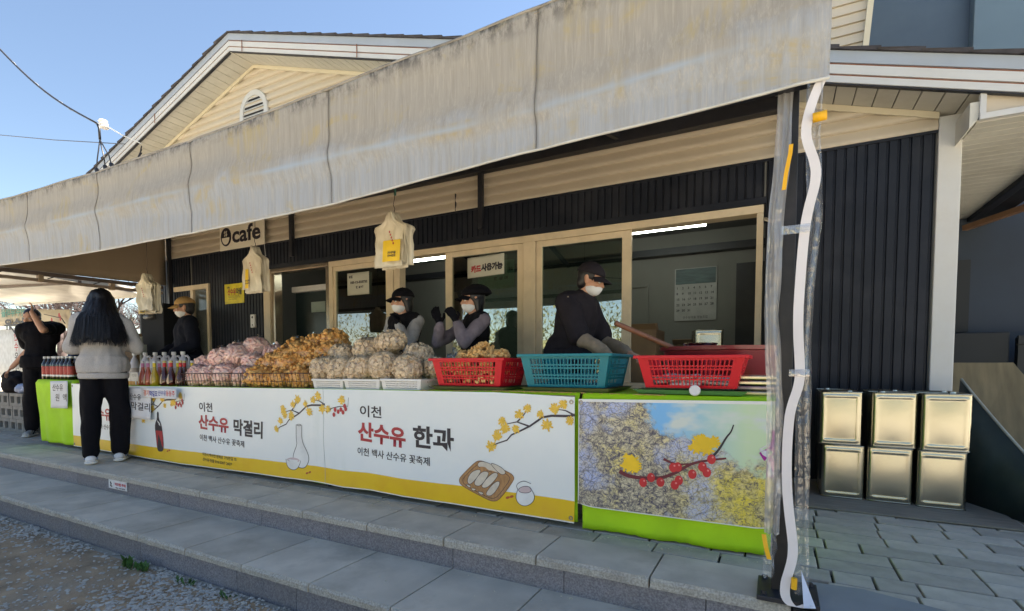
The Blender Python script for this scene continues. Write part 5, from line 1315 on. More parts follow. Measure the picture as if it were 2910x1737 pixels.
    if hair == 'long':
        b = MB(); b.ball(h((0,.02,.03)), .092*s, .105*s, .100*s, 20, 14, R_)
        for k in range(11):
            a = -1.5 + 3*k/10; x = math.sin(a); y = math.cos(a)
            b.cap(h((x*.062,.02+y*.055,.03)), h((x*.118,.045+y*.115,-.17)), .042*s, .044*s, 10); b.cap(h((x*.118,.045+y*.115,-.17)), h((x*.168,.055+y*.155,-.375+.02*math.cos(k*2.1))), .048*s, .026*s, 10)
        remesh(b, .009, 3, M_hair, 'hair', t, .007, 20, (1.6,1.6,.08))
        b = MB(); random.seed(12)
        for k in range(850):
            a = random.uniform(-1.65,1.65); x = math.sin(a); y = math.cos(a); u = random.uniform(.84,1.0); L = random.uniform(.36,.44)
            pts = [h((x*.02*u,.02+y*.03,.128)), h((x*.080*u,.02+y*.085*u,.075)), h((x*.108*u,.03+y*.108*u,-.04)), h((x*.178*u,.045+y*.172*u,-.18)), h((x*(.205+random.uniform(-.03,.03))*u,.055+y*.188*u,-L))]
            b.tube(pts, [.002,.003,.003,.0026,.0008], 4, False)
        b.build('hair_strands', M_hair, t, smooth=True, kind='stuff')
    if cap:
        b = MB(); n, m_ = 24, 8; big = 1.18 if cap == 'beret' else 1.0
        pts = []
        for q in range(m_+1):
            th = math.pi/2*q/m_
            for i in range(n):
                a = 2*math.pi*i/n; rr = math.cos(th)
                if cap == 'beret': rr = rr*1.12 if q else rr*.86
                pts.append(h((.091*big*rr*math.cos(a), .018 + (.106*big)*rr*math.sin(a) + (.02 if cap == 'beret' else 0), .046 + .085*(1.15 if cap == 'beret' else 1)*math.sin(th)*(1+.03*math.cos(6*a)))))
        b.add(pts, [(q*n+i, q*n+(i+1)%n, (q+1)*n+(i+1)%n, (q+1)*n+i) for q in range(m_) for i in range(n)])
        c = b.build('cap', capm, t, smooth=True, solid=.003)
        b = MB(); br = []
        for r_ in range(5):
            for i in range(13):
                a = -math.pi*.5 - 1.05 + 2.1*i/12; u = r_/4
                br.append(h(((.088+.012*u)*math.cos(a)*(1+.05*u), .018 + .103*math.sin(a) - .072*u*math.cos((i-6)/6*1.25), .046 - .030*u - .020*((i-6)/6)**2)))
        b.add(br, [(r_*13+i, r_*13+i+1, (r_+1)*13+i+1, (r_+1)*13+i) for r_ in range(4) for i in range(12)]); b.build('brim', capm, c, smooth=True, solid=.003)
        MB().ball(h((0,.018,.132)), .007*s, n=8, m=6).build('button', capm, c, smooth=True)
    if gloves:
        b = MB()
        for sd in 'LR':
            wr, el = j['wr'+sd], j['el'+sd]; hdv = j.get('hd'+sd); hdv = (hdv-wr) if hdv is not None else (wr-el); sg = 1 if sd == 'L' else -1
            pn = j.get('pn'+sd) or (V3(-sg,0,0) if abs((wr-el).normalized().z) > .6 else V3(0,0,-1))
            hand_caps(b, wr, hdv, pn, sg, .5, s, .0035); b.cap(wr - (wr-el).normalized()*.03*s, wr + hdv.normalized()*.02*s, .032*s, .029*s, 10)
        remesh(b, .0062, 2, gloves, 'gloves', t, .001, 40)
    t.location = L0; t.rotation_euler.z = rz
    return tag(t, label, 'person', group)
def fabric(n, c, r=.85, v=.12, sc=25): return mat(n, c, r, v, sc, .0012, 380, spec=.15)
F_black = fabric('black_fabric', (.006,.006,.009)); F_blk2 = fabric('black_knit', (.008,.008,.011)); F_grey = mat('heather_grey', (.40,.39,.39), .9, .15, 160, .001, 300, spec=.2)
F_navy = fabric('dark_navy_jacket', (.012,.014,.024)); F_slate = fabric('charcoal_jacket', (.022,.019,.024)); F_tan = fabric('tan_sleeve', (.30,.24,.18)); F_mauve = fabric('mauve_sleeve', (.19,.165,.195))
F_khaki = fabric('khaki_cap', (.50,.31,.13)); shoeW = (mat('shoe_white', (.62,.64,.68), .5, .15, 30, col2=(.75,.76,.78)), mat('sole_white', (.72,.70,.64), .6), mat('shoe_blue', (.20,.26,.38), .5))
shoeB = (mat('shoe_grey', (.42,.42,.40), .6, .3, 40), MATS['sole_white'], F_black)
# customer seen from behind, half turned towards the left end of the counter
person('woman from behind, long black hair, grey sweatshirt, black trousers, white sneakers', (-5.53,2.40,0), R(232), 1.60,
       J=dict(elL=(.245,-.02,1.09), elR=(-.245,-.03,1.10), wrL=(.13,-.22,1.13), wrR=(-.11,-.23,1.16), anL=(.105,.07,.08), anR=(-.10,-.02,.08), knL=(.105,.02,.49), knR=(-.11,-.01,.49), toL=(.15,-.12,.03), toR=(-.10,-.19,.03), shL=(.17,.0,1.33), shR=(-.17,.0,1.33)),
       top=F_grey, sleeve=1.0, trousers=F_black, shoe=shoeW, hair='long', baggy=1.9, bulk=1.0, cuffm=F_grey, head=(0,.08))
# man at the far left, arm raised to his head
person('man in black t-shirt at the far left, raising one arm to his head', (-8.36,2.95,0), R(52), 1.66,
       J=dict(head=('w',-8.47,2.91,1.50), elL=('w',-7.96,2.84,1.33), wrL=('w',-8.13,2.80,1.55), hdL=('w',-8.18,2.83,1.64), elR=('w',-8.64,2.93,1.10), wrR=('w',-8.78,2.80,.87), shL=(.18,-.01,1.37), anR=(-.12,.0,.085), anL=(.12,.05,.085)),
       top=F_black, sleeve=.36, trousers=F_blk2, shoe=shoeB, hair='short', bulk=1.02, baggy=1.3, head=(-.3,.22))
# stooping person in navy, mostly hidden behind the customer
person('person in navy jacket stooping behind the grey sweatshirt customer, face hidden', (-9.15,3.75,0), R(75), 1.58,
       J=dict(chest=(0,-.16,1.19), neck=(0,-.26,1.29), head=(0,-.36,1.37), shL=(.15,-.2,1.26), shR=(-.15,-.2,1.26), elL=(.2,-.3,1.02), elR=(-.2,-.3,1.02), wrL=(.15,-.45,.88), wrR=(-.15,-.45,.88)),
       top=fabric('navy_jacket', (.03,.05,.13)), sleeve=1.0, trousers=F_black, shoe=shoeB, hair='short', baggy=1.3)
# stall man with the tan cap
person('man in tan baseball cap and dark navy jacket standing behind the bottles', (-6.22,3.55,0), R(-20), 1.70,
       J=dict(elL=(.25,.02,1.10), wrL=(.20,-.20,.98), elR=(-.26,-.04,1.10), wrR=('w',-6.44,3.33,1.00), hdR=('w',-6.50,3.26,.97)),
       top=F_navy, sleeve=1.0, trousers=F_black, shoe=shoeB, hair='short', cap='cap', capm=F_khaki, mask=True, baggy=1.5, head=(-.3,.15))
# woman with black baseball cap, gloved hand at her mouth
person('woman in black cap and vest over grey sleeves, gloved hand at her mouth', (-2.95,3.55,0), R(-8), 1.575,
       J=dict(elL=('w',-2.74,3.36,1.05), wrL=('w',-2.85,3.36,1.24), hdL=('w',-2.90,3.385,1.33), elR=(-.22,-.05,1.07), wrR=(-.12,-.22,.98)),
       top=F_blk2, sleeve=0, vest=True, inner=F_grey, trousers=F_black, shoe=shoeB, hair='bob', cap='cap', capm=F_black, mask=True, gloves=F_black, baggy=1.2, head=(-.3,.06))
# woman in the black beret cap with both hands raised
person('woman in baggy black hat raising both black gloved hands before her face', (-2.19,3.52,0), R(-38), 1.535,
       J=dict(elL=('w',-2.13,3.27,1.08), wrL=('w',-2.22,3.30,1.24), hdL=('w',-2.27,3.28,1.33), elR=('w',-2.42,3.33,1.08), wrR=('w',-2.36,3.28,1.22), hdR=('w',-2.39,3.26,1.31)),
       top=F_blk2, sleeve=0, vest=True, inner=F_mauve, trousers=F_black, shoe=shoeB, hair='bob', cap='beret', capm=F_black, mask=True, gloves=F_black, baggy=1.2, head=(-.1,.05))
# man working at the tub
person('man in dark cap and charcoal short jacket over tan sleeves, turned right to the tub', (-1.42,3.62,0), R(82), 1.67,
       J=dict(waist=(0,-.03,1.05), chest=(0,-.08,1.25), neck=(0,-.13,1.39), head=(0,-.19,1.50), shL=(.17,-.08,1.33), shR=(-.17,-.08,1.33),
              elR=('w',-1.24,3.40,1.09), wrR=('w',-1.02,3.32,.985), hdR=('w',-.95,3.32,.96), elL=('w',-1.2,3.8,1.08), wrL=('w',-.95,3.62,.99)),
       top=F_slate, sleeve=.42, inner=F_tan, trousers=F_black, shoe=shoeB, hair='short', cap='cap', capm=F_slate, mask=True, baggy=1.9, bulk=1.08, head=(.15,.32))
# ------------------------------------------------------------------ hanging bags, signs, ties, wires
M_hbag = mat('cream_plastic_bag', (.66,.60,.47), .45, .12, 7, .004, 14, dirt=(.5,.42,.3), dscale=4, damt=.4); M_bagyel = mat('bag_yellow', (.80,.52,.02), .45)
def hanging(x, y, ztop, zbot, w, label, faces, hook, seed):
    random.seed(seed); t = thing('carrier_bag_bundle', label, 'bags', (x, y, ztop), 'bundles of carrier bags hanging under the awning')
    H = ztop - zbot
    MB().tube([(x+.01,y,hook),(x+.008,y,ztop+.09),(x-.004,y,ztop+.05),(x+.01,y,ztop+.02),(x,y,ztop-.01)], .0025, 5).build('hook_wire', M_wire, t)
    for k in range(6):
        yy_ = y - .035 + k*.014; sh = random.uniform(-.022,.022); ww = w*random.uniform(.85,1.0); hb = zbot + random.uniform(0,.05)*H*2 ; tl = random.uniform(-.06,.06)
        out = [(0.05,0,1), (.10,0,.93), (.16,0,.84), (.46,0,.76), (.5,0,.73), (.44,0,.62), (.46,0,.3), (.45,0,.02), (.40,0,0)]
        nu, nv = 14, 18; vs = []
        for i in range(nv+1):
            q = 1 - i/nv
            half = np.interp(1-q, [0,.08,.18,.27,.33,.40,.7,1], [.05,.09,.16,.46,.50,.45,.46,.45])
            for c in range(nu+1):
                u = (c/nu - .5)*2
                z = ztop - (ztop-hb)*(1-q) - (0 if q > .76 else 0); edge = abs(u)
                zz = z - (.0 if 1-q < .2 else 0)
                fold = .018*noise.noise(Vector((u*4+seed+k, q*5, k*2))) + .010*math.sin(u*9+k)*min(1,(1-q)*3)
                vs.append((x + sh*(1-q) + u*half*ww + tl*(1-q)*.3, yy_ + fold, zz))
        m_ = M_hbag
        o = MB().add(vs, [(i*(nu+1)+c, i*(nu+1)+c+1, (i+1)*(nu+1)+c+1, (i+1)*(nu+1)+c) for i in range(nv) for c in range(nu)]).build('carrier_bag', m_, t, smooth=True, solid=.0015)
    if faces:
        f0, f1, g0, g1 = faces
        fn = lambda u, v: Vector((x + w*(f0+(f1-f0)*u) + .01*v, y - .058 - .006*math.sin(u*5), zbot + H*(g0+(g1-g0)*v)))
        MB().grid(fn, 8, 6).build('yellow_print', M_bagyel, t, smooth=True)
        text('산수유마을', .02, P_ink, t, lambda a, b: fn(.35 + a/(w*(f1-f0)), .35 + b/(H*(g1-g0))) + Vector((0,-.004,0)), width=w*.2, bold=.0006)
        text('산수유한과', .016, P_ink, t, lambda a, b: fn(.35 + a/(w*(f1-f0)), .22 + b/(H*(g1-g0))) + Vector((0,-.004,0)), width=w*.2, bold=.0006)
        b = MB()
        for q in range(5): b.ball((x + w*(.05+.05*q*.5), y-.062, zbot+H*(.62-.05*q)), .006, .002, .008, 8, 5)
        b.build('berry_print', P_red, t)
hanging(-2.318, 2.70, 1.93, 1.545, .30, 'largest bundle of cream carrier bags with a yellow print, hanging nearest the camera', (-.18,.30,.12,.48), 2.55, 4)
hanging(-4.18, 3.0, 1.965, 1.545, .27, 'bundle of cream carrier bags hanging in front of the cafe sign', (-.25,-.12,.1,.5), 2.62, 9)
hanging(-5.745, 2.9, 1.835, 1.42, .34, 'leftmost bundle of crumpled cream carrier bags, hanging over the milky jugs', (-.2,.12,.02,.09), 2.6, 15)
tag(MB().tube([(-2.305,2.70,2.10),(-2.305,2.70,2.04)], .008, 8).build('green_clip', mat('dark_green', (.02,.10,.07), .5), smooth='auto'), 'dark green clip on the wire above the largest bag bundle', 'clip')
# cafe sign
t = thing('cafe_sign', 'cream board reading cafe with a coffee cup logo on the siding', 'sign', (-6.55, 4.5, 2.75)); M_board = mat('sign_cream', (.86,.81,.68), .5, .05, 3)
MB().box(-7.03,-6.075,4.50,4.515,2.51,3.0).build('board', M_board, t, bevel=.004)
text('cafe', .3, P_ink, t, plane_fn(-6.745, 4.497, 2.60, (1,0,.0)), bold=.008, width=.60)
cn = MB().lathe([(0,0),(.115,0),(.115,.004),(0,.004)], 28); o = cn.build('logo_disc', P_ink, None, smooth='auto'); o.parent = t; o.rotation_euler.x = R(90); o.location = Vector((-6.88,4.498,2.69)) - t.location; o.scale = (1,1.1,1)
MB().add([(-6.88+.085*math.cos(a), 4.491, 2.68+.095*math.sin(a)) for a in [math.pi + k*math.pi/10 for k in range(11)]], [tuple(range(11))]).build('logo_cup', M_board, t)
b = MB()
for dx in (-.03,.005): b.tube([(-6.87+dx,4.490,2.70),(-6.855+dx,4.490,2.725),(-6.875+dx,4.490,2.745),(-6.86+dx,4.490,2.77)], .006, 5)
b.build('logo_steam', M_board, t)
MB().tube([(-6.09,4.50,2.6),(-6.08,4.52,2.35)], .003, 5).build('cord', P_white, t)
# yellow plaque
t = thing('yellow_plaque', 'small bright yellow plaque with korean lettering beside the shop door', 'sign', (-6.85, 4.57, 1.9)); py = 4.572
MB().box(-7.06,-6.63,py,py+.008,1.775,2.055).build('plate', mat('plaque_yellow', (.70,.60,.02), .4), t, bevel=.003)
text('산수유', .1, P_red, t, plane_fn(-6.99, py-.003, 1.905), bold=.003, width=.19); text('마을', .1, P_ink, t, plane_fn(-6.79, py-.003, 1.905), bold=.003, width=.12)
text('cafe', .04, P_ink, t, plane_fn(-7.0, py-.003, 1.995), bold=.001)
for k, (zz, w) in enumerate(((1.88,.24),(1.86,.26),(1.835,.18))): text('이천 백사 산수유 꽃축제 마을', .02, P_ink, t, plane_fn(-6.97, py-.003, zz-.006), width=w)
b = MB()
for x in (-7.04,-6.65):
    for z in (1.795,2.035): b.lathe([(0,0),(.007,0)], 8, (0,0,0)); b.ball((x,py-.002,z), .007, .003, .007, 8, 5)
b.v = b.v; b.build('screw', M_eye, t, kind='stuff')
t = thing('door_phone', 'small white wall box with a black button left of the door', 'door phone', (-6.42, 4.55, 1.5))
MB().box(-6.475,-6.385,4.55,4.582,1.42,1.60).build('case', P_wh, t, bevel=.006); MB().ball((-6.43,4.549,1.56),.016,.004,.016,10,6).build('button', P_ink, t); MB().ball((-6.43,4.549,1.455),.010,.004,.010,10,6).build('lens', P_ink, t)
# window notices
sheet(-4.655, -4.305, 1.745, 2.01, 4.565, 'white account number notice on the leftmost window pane', [('농협', .08, .78, .13, .17, P_ink, .002), ('183-12-333732', .15, .52, .14, .78, P_ink, .002), ('한 상 대', .4, .3, .11, .34, P_ink, .002)], .0, mat('notice_paper', (.52,.52,.44), .7, .04, 4), cat='notice', curl=.0)
sheet(-2.92, -2.48, 1.82, 2.03, 4.555, 'white notice with bold red and black korean words on the middle sash', [('카드', .1, .28, .36, .28, P_red, .005), ('사용가능', .38, .30, .36, .58, P_ink, .005)], .015, MATS['notice_paper'], cat='notice', curl=.0)
sheet(-2.86, -2.42, 1.70, 1.99, 4.66, 'pale green sheet inside the glass behind the red and black notice', [('32', .85, .62, .13, .12, P_ink, .002), ('한 상 대', .45, .32, .12, .38, P_ink, .002)], .0, mat('green_sheet', (.32,.50,.42), .7), cat='notice', curl=.0)
# calendar on the room's back wall
t = thing('wall_calendar', 'large wall calendar with a dark picture on the back wall of the room', 'calendar', (-.98, 7.15, 1.8))
MB().box(-1.27,-.735,7.18,7.19,1.50,2.20).build('page', mat('calendar_paper', (.42,.42,.42), .7), t); MB().box(-1.255,-.75,7.17,7.179,1.99,2.19).build('picture', mat('calendar_picture', (.05,.09,.10), .5, .4, 6, stretch=(1,1,6)), t)
d = 1
for r_ in range(5):
    for c_ in range(7):
        if d > 31: break
        text(str(d), .042, P_ink, t, plane_fn(-1.245 + c_*.072, 7.176, 1.925 - r_*.075), bold=.001, name='numeral'); d += 1
text('산수유마을 영농조합', .04, P_ink, t, plane_fn(-1.16, 7.176, 1.53), width=.32)
# things in the room
M_card = mat('cardboard', (.28,.18,.10), .8, .1, 4)
for x0,x1,y0,z0,z1,lab in ((-1.55,-1.05,5.0,.02,1.25,'tall stack of brown cardboard seen through the open window bay'),(-1.0,-.55,5.6,.02,1.12,'brown carton deeper in the room behind the gold tin')):
    t = thing('cardboard_box', lab, 'box', ((x0+x1)/2, y0, z0)); MB().box(x0,x1,y0,y0+.4,z0,z1).build('box_body', M_card, t, bevel=.004)
    MB().hexa([(x0,y0,z1+.002),(x1,y0,z1+.002),(x1,y0+.1,z1+.002),(x0,y0+.1,z1+.002),(x0,y0-.05,z1+.05),(x1,y0-.05,z1+.05),(x1,y0+.04,z1+.06),(x0,y0+.04,z1+.06)]).build('flap', M_card, t)
t = thing('cardboard_box', 'low brown carton on the room side of the sill, under the gold tin', 'box', (-.52,4.9,0)); MB().box(-.80,-.25,4.78,5.15,.02,.86).build('box_body', M_card, t, bevel=.004)
t = thing('white_door_frame', 'thin white door outline on the back wall of the room', 'door', (-1.8,7.15,0)); MB().box(-2.05,-1.62,7.17,7.198,1.99,2.03).box(-1.66,-1.62,7.17,7.198,.02,1.988).build('door_frame', M_room, t)
# large metal cans
M_can = mat('tin_plate', (.50,.475,.39), .24, .12, 3, bump=.0006, bscale=9, metal=.95, dirt=(.42,.40,.34), dscale=3, damt=.6); M_can.node_tree.nodes['Principled BSDF'].inputs['Roughness'].default_value = .25
def can_proto():
    t = bpy.data.objects.new('oil_can', None); COL.objects.link(t); w, h = .119, .35
    def panel(b, ax):
        # framed, slightly bulging pressed panel
        n = 12; ins = .028
        def P(u, v):
            a, c = (u-.5)*2*w, v*h
            eu = min(u, 1-u)*2*w; ev = min(v, 1-v)*h; e = min(eu, ev)
            d = .0045*math.exp(-((e-.026)/.005)**2) - .002*(1 if e > .03 else 0) + .006*math.sin(math.pi*u)*math.sin(math.pi*v)*(1 if e > .03 else 0)
            y = -w + (-d) + (.012*max(0, 1-eu/.012)**2)
            return Matrix.Rotation(ax*math.pi/2, 3, 'Z') @ Vector((a, y, c))
        b.grid(P, 30, 40)
    b = MB()
    for k in range(4): panel(b, k)
    b.build('can_body', M_can, t, smooth=True)
    MB().box(-w+.006,w-.006,-w+.006,w-.006,h-.006,h-.003).build('can_lid', M_can, t)
    for z in (.003, h): r = MB(); r.tube([(-w,-w+.008,z),(-w+.008,-w,z),(w-.008,-w,z),(w,-w+.008,z),(w,w-.008,z),(w-.008,w,z),(-w+.008,w,z),(-w,w-.008,z),(-w,-w+.008,z)], .0042, 6); r.build('seam_ring', M_can, t, smooth=True)
    MB().lathe([(0,.01),(.018,.01),(.02,0)], 14, (.06,.05,h)).build('spout_cap', M_can, t)
    return t
cp = can_proto(); first = True; names = ['left','middle','right']
for r in range(2):
    for c in range(3):
        for l in range(2):
            o = cp if first else copy_tree(cp); first = False
            x = [.395,.652,.912][c] + (0.01 if l else 0) - (.03 if (l and c == 0) else 0); y = 4.12 + r*.25 - (.02 if (c == 2) else 0)
            o.location = (x, y, .014 + l*.357); o.rotation_euler.z = random.choice([0,1,2,3])*math.pi/2 + random.uniform(-.05,.05)
            tag(o, f"square tin can, {['lower','upper'][l]} {names[c]} of the {['front','rear'][r]} row against the cladding", 'can', 'large square tin cans')
o = copy_tree(cp); o.location = (-.58,4.93,.862); o.rotation_euler.z = .25; tag(o, 'square gold tin can standing alone behind the open window bay', 'can', 'large square tin cans')
tag(MB().box(.12,1.22,3.67,4.58,.002,.012).build('plywood_board', mat('plywood_grey', (.25,.22,.18), .8, .2, 5, stretch=(1,8,1), dirt=(.14,.12,.1), dscale=4, damt=.5), bevel=.003), 'flat grey plywood board lying under the tin cans', 'board')
# bent dark sheet and leaning plywood on the right
M_dsheet = mat('dark_green_sheet', (.018,.034,.036), .42, .2, 5, dirt=(.06,.07,.06), dscale=6, damt=.4)
P = [(1.09+.42*q, 4.42-1.0*q, .004 + .80*(1-q)**1.25) for q in [k/14 for k in range(15)]] + [(1.05+.42*q, 4.38-.98*q, .003) for q in [k/14 for k in range(15)]]
b = MB().add(P, [(k, k+1, 15+k+1, 15+k) for k in range(14)])
t = thing('bent_sheet', 'dark green plastic sheet standing on edge, its pale rim curving down to the ground', 'sheet', (1.3,4,0)); b.build('sheet_face', M_dsheet, t, smooth=True, solid=.012)
MB().tube([Vector(p) + Vector((0,-.004,.004)) for p in P[:15]], .008, 6).build('pale_edge', mat('pale_edge', (.32,.34,.30), .6), t, smooth=True)
b = MB().hexa([(1.12,4.70,0),(2.0,4.55,0),(2.0,4.58,0),(1.12,4.73,0),(1.16,5.0,.92),(1.52,4.98,.92),(1.52,5.01,.92),(1.16,5.03,.92)])
tag(b.build('leaning_plywood', mat('plywood_brown', (.20,.16,.09), .7, .2, 4, stretch=(6,1,1)), bevel=.003), 'brown tapered plywood board leaning behind the dark curved sheet', 'board')
# rolled clear curtain, ribbon and ties at the post
random.seed(31)
t = thing('plastic_curtain', 'rolled clear plastic curtain with white ribbon edge tied along the right post', 'curtain', (.04, 2.15, 0))
def strip(path, w, m, nm, parent, yoff=0, solid=.0015, ax=(1,0,0)):
    b = MB(); vs = []
    for p, k in zip(path, range(len(path))): vs += [Vector(p) - Vector(ax)*w/2, Vector(p) + Vector(ax)*w/2]
    o = b.add(vs, [(2*k, 2*k+1, 2*k+3, 2*k+2) for k in range(len(path)-1)]).build(nm, m, parent); return o
rp = [(.115,2.115,1.905),(.085,2.11,1.83),(.066,2.10,1.74),(.073,2.10,1.68),(.098,2.10,1.62),(.106,2.10,1.55),(.082,2.10,1.46),(.070,2.10,1.36),(.062,2.10,1.18),(.058,2.10,1.04),(.070,2.095,.90),(.070,2.095,.83),(.046,2.09,.76),(.036,2.09,.68),(.034,2.09,.5),(.046,2.09,.36),(.060,2.09,.27),(.064,2.085,.21),(.052,2.08,.15),(.036,2.075,.09),(.045,2.075,.03),(.085,2.07,.018),(.13,2.09,.045)]
rp = [Vector(p) for p in rp]; q = []
for i in range(len(rp)-1):
    for k in range(4): q.append(rp[i].lerp(rp[i+1], k/4))
q = [sum((q[max(0,min(len(q)-1,i+d))] for d in (-2,-1,0,1,2)), Vector())/5 for i in range(len(q))]
strip(q, .032, mat('white_ribbon', (.70,.68,.70), .6, .05, 6), 'ribbon', t)
def crump(x0, x1, z0, z1, y, m, nm, amp, seed, lean=None):
    b = MB().grid(lambda u, v: Vector((x0+(x1-x0)*u + (lean(v) if lean else 0) + .006*noise.noise(Vector((u*3, v*9, seed))), y + amp*noise.noise(Vector((u*5+seed, v*7, 1))) + amp*.5*math.sin(u*14+v*5), z0+(z1-z0)*v)), 12, 70)
    return b.build(nm, m, t, smooth=True)
crump(.070,.118,.05,1.90,2.125,M_film,'clear_film',.018,2, lambda v: lerp([0,.15,.35,.6,.75,.9,1],[.0,-.005,-.01,-.012,.01,-.005,0],v))
crump(-.035,.018,.25,1.93,2.175,M_pvc,'clear_film',.015,9, lambda v: lerp([0,.3,.5,.7,.85,1],[0,.0,-.018,-.012,.005,.012],v))
crump(-.04,.0,.08,.5,2.165,M_film,'clear_film',.02,12, lambda v: .03*v)
M_tie = mat('yellow_tie', (.80,.42,.01), .5, .1, 20)
MB().tube([(.088,2.10,1.765),(.13,2.10,1.768)], .017, 8).build('yellow_tie', M_tie, t, smooth=True)
strip([(.024,2.13,1.70),(.022,2.13,1.67),(.010,2.13,1.60),(.004,2.13,1.54)], .014, M_tie, 'yellow_tie', t)
strip([(-.035,2.12,.26),(-.025,2.11,.21),(-.014,2.11,.17)], .016, M_tie, 'yellow_tie', t)
MB().tube([(.068,2.07,.13),(.068,2.07,.09)], .010, 8).build('yellow_tie', M_tie, t)
b = MB().add([(.09,2.07,.16),(.14,2.10,.02),(.10,2.06,.03)],[(0,1,2)]); b.build('ribbon_end', mat('pale_blue_film', (.5,.58,.75), .5), t, solid=.001)
MB().box(.035,.10,2.088,2.0885,.86,.885).build('clear_tape', M_film, t); MB().box(.0,.09,2.093,2.0935,1.37,1.40).build('clear_tape', M_film, t)
# dark bundled curtain on the wall beside the window
t = thing('bundled_sheet', 'crumpled dark film curtain tied with a cord right of the window', 'curtain', (-.03, 4.4, 1.4))
MB().lathe([(.03,1.0),(.075,1.02),(.085,1.3),(.08,1.6),(.06,1.9),(.035,2.0),(.05,2.06)], 26, (-.02,4.40,0)).build('film_bundle', mat('dark_film', (.06,.055,.055), .25, .5, 12, .012, 9, spec=.7, stretch=(1,1,.3)), t, smooth=True)
MB().tube([(-.12,4.5,2.05),(-.06,4.38,1.99),(.03,4.35,2.0),(.05,4.5,2.02)], .014, 6).build('cord', M_hbag, t, smooth=True)
# cable and lamp socket under the canopy
t = thing('lamp_cable', 'dark cable with a clear lamp socket sagging under the awning frame', 'cable', (-.85, 2.5, 2.1))
MB().tube([(-2.3,2.55,2.10),(-1.8,2.5,2.04),(-1.2,2.45,2.03),(-.86,2.4,2.06),(-.3,2.45,2.16),(.0,2.5,2.22)], .006, 6).build('cable', M_black, t, smooth=True)
MB().tube([(-.93,2.4,2.05),(-.80,2.4,2.075)], .020, 10).build('lamp_socket', M_pvc, t, smooth=True)
# overhead service line
t = thing('service_line', 'thick twisted power line splitting into three black sleeves at the gable', 'power line', (-9.1, 4, 4.5))
pts = [(-14.5,3.9,8.1)] + [(-12.415+3.28*u, 4.0, 6.529 - 2.0*u - .13*math.sin(math.pi*u)) for u in [k/12 for k in range(13)]]
MB().tube(pts, .016, 6).build('main_cable', M_black, t, smooth=True)
MB().tube([Vector(p) + Vector((.012*math.sin(i*2.2),.0,.02*math.cos(i*2.2))) for i, p in enumerate(pts)], .005, 5).build('pale_wire', mat('wire_grey', (.3,.3,.3), .5), t, smooth=True)
E0 = Vector(pts[-1])
MB().tube([E0, E0+Vector((.05,0,-.08)), E0+Vector((.06,0,-.25))], .018, 6).build('main_cable', M_black, t, smooth=True)
for k, (dx, dz, lx) in enumerate(((-.13,-.72,.10),(.12,-.80,.02),(.30,-.62,.10))):
    a = E0 + Vector((.06,0,-.25)); m_ = a + Vector((dx*.8,0,-.28)); c = a + Vector((dx,0,-.42)); e = c + Vector((lx,.03,-.32))
    MB().tube([a, m_, c], .009, 5).build('branch_wire', M_black, t, smooth=True)
    MB().cap(c, e, .03, .012, 8).build('black_sleeve', M_black, t, smooth=True)
    MB().tube([e, e+Vector((.25,.1,.05)), Vector((-8.35,4.2,4.02+k*.05))], .008, 5).build('branch_wire', M_black, t, smooth=True)
ins = thing('wire_insulator', 'white ribbed insulator on a short wire at the left rake', 'insulator', (-8.95,4,4.5), None)
for k in range(3): MB().lathe([(0,-.02),(.05,-.02),(.062,0),(.05,.02),(0,.02)], 14, (-8.97+.02*k,4.0,4.52-.045*k)).build('insulator_disc', P_wh, ins, smooth='auto')
MB().tube([(-9.13,4,4.53),(-8.9,4,4.45),(-8.6,4.05,4.28),(-8.35,4.2,4.15)], .008, 5).build('wire', P_white, ins)
tag(MB().tube([(-18,4.0,6.30),(-12.58,4.0,5.069),(-10.5,4.0,4.56),(-8.42,4.02,4.09)], .006, 5).build('thin_line', M_black), 'thin grey wire running level to the left under the thick power line', 'wire')

# ------------------------------------------------------------------ left background
t = thing('white_canopy', 'white sheet metal canopy roof standing beyond the left end of the stall', 'canopy', (-13, 4.5, 0))
M_sheetm = mat('metal_white', (.62,.60,.56), .3, .15, 2, metal=.35, dirt=(.3,.28,.25), dscale=1.5, damt=.5)
MB().add([(-16.5,2.6,2.72),(-10.4,3.2,2.42),(-10.9,5.55,2.30),(-13.33,5.55,2.30),(-17,5.55,2.45),(-16.5,2.6,2.78),(-10.4,3.2,2.48),(-10.9,5.55,2.36),(-13.33,5.55,2.36),(-17,5.55,2.51)],
         [(4,3,2,1,0),(5,6,7,8,9),(0,1,6,5),(1,2,7,6),(2,3,8,7),(3,4,9,8),(4,0,5,9)]).build('roof', M_sheetm, t)
for a, b_ in (((-16.5,2.6,2.70),(-10.4,3.2,2.40)),((-10.4,3.2,2.40),(-10.9,5.55,2.28)),((-17,5.55,2.43),(-10.9,5.55,2.28)),((-16.7,4,2.54),(-10.6,4.3,2.33))): MB().beam(a, b_, .05, .07).build('edge_beam', M_sheetm if b_[1] > 5 else M_brownbar, t)
for x, y in ((-10.95,5.5),(-13.2,5.5)): MB().tube([(x,y,-.3),(x,y,2.3)], .03, 8).build('post', M_black, t)
MB().beam((-13.2,5.5,1.9),(-12.7,5.5,2.3),.04,.04,(0,1,0)).build('brace', M_black, t)
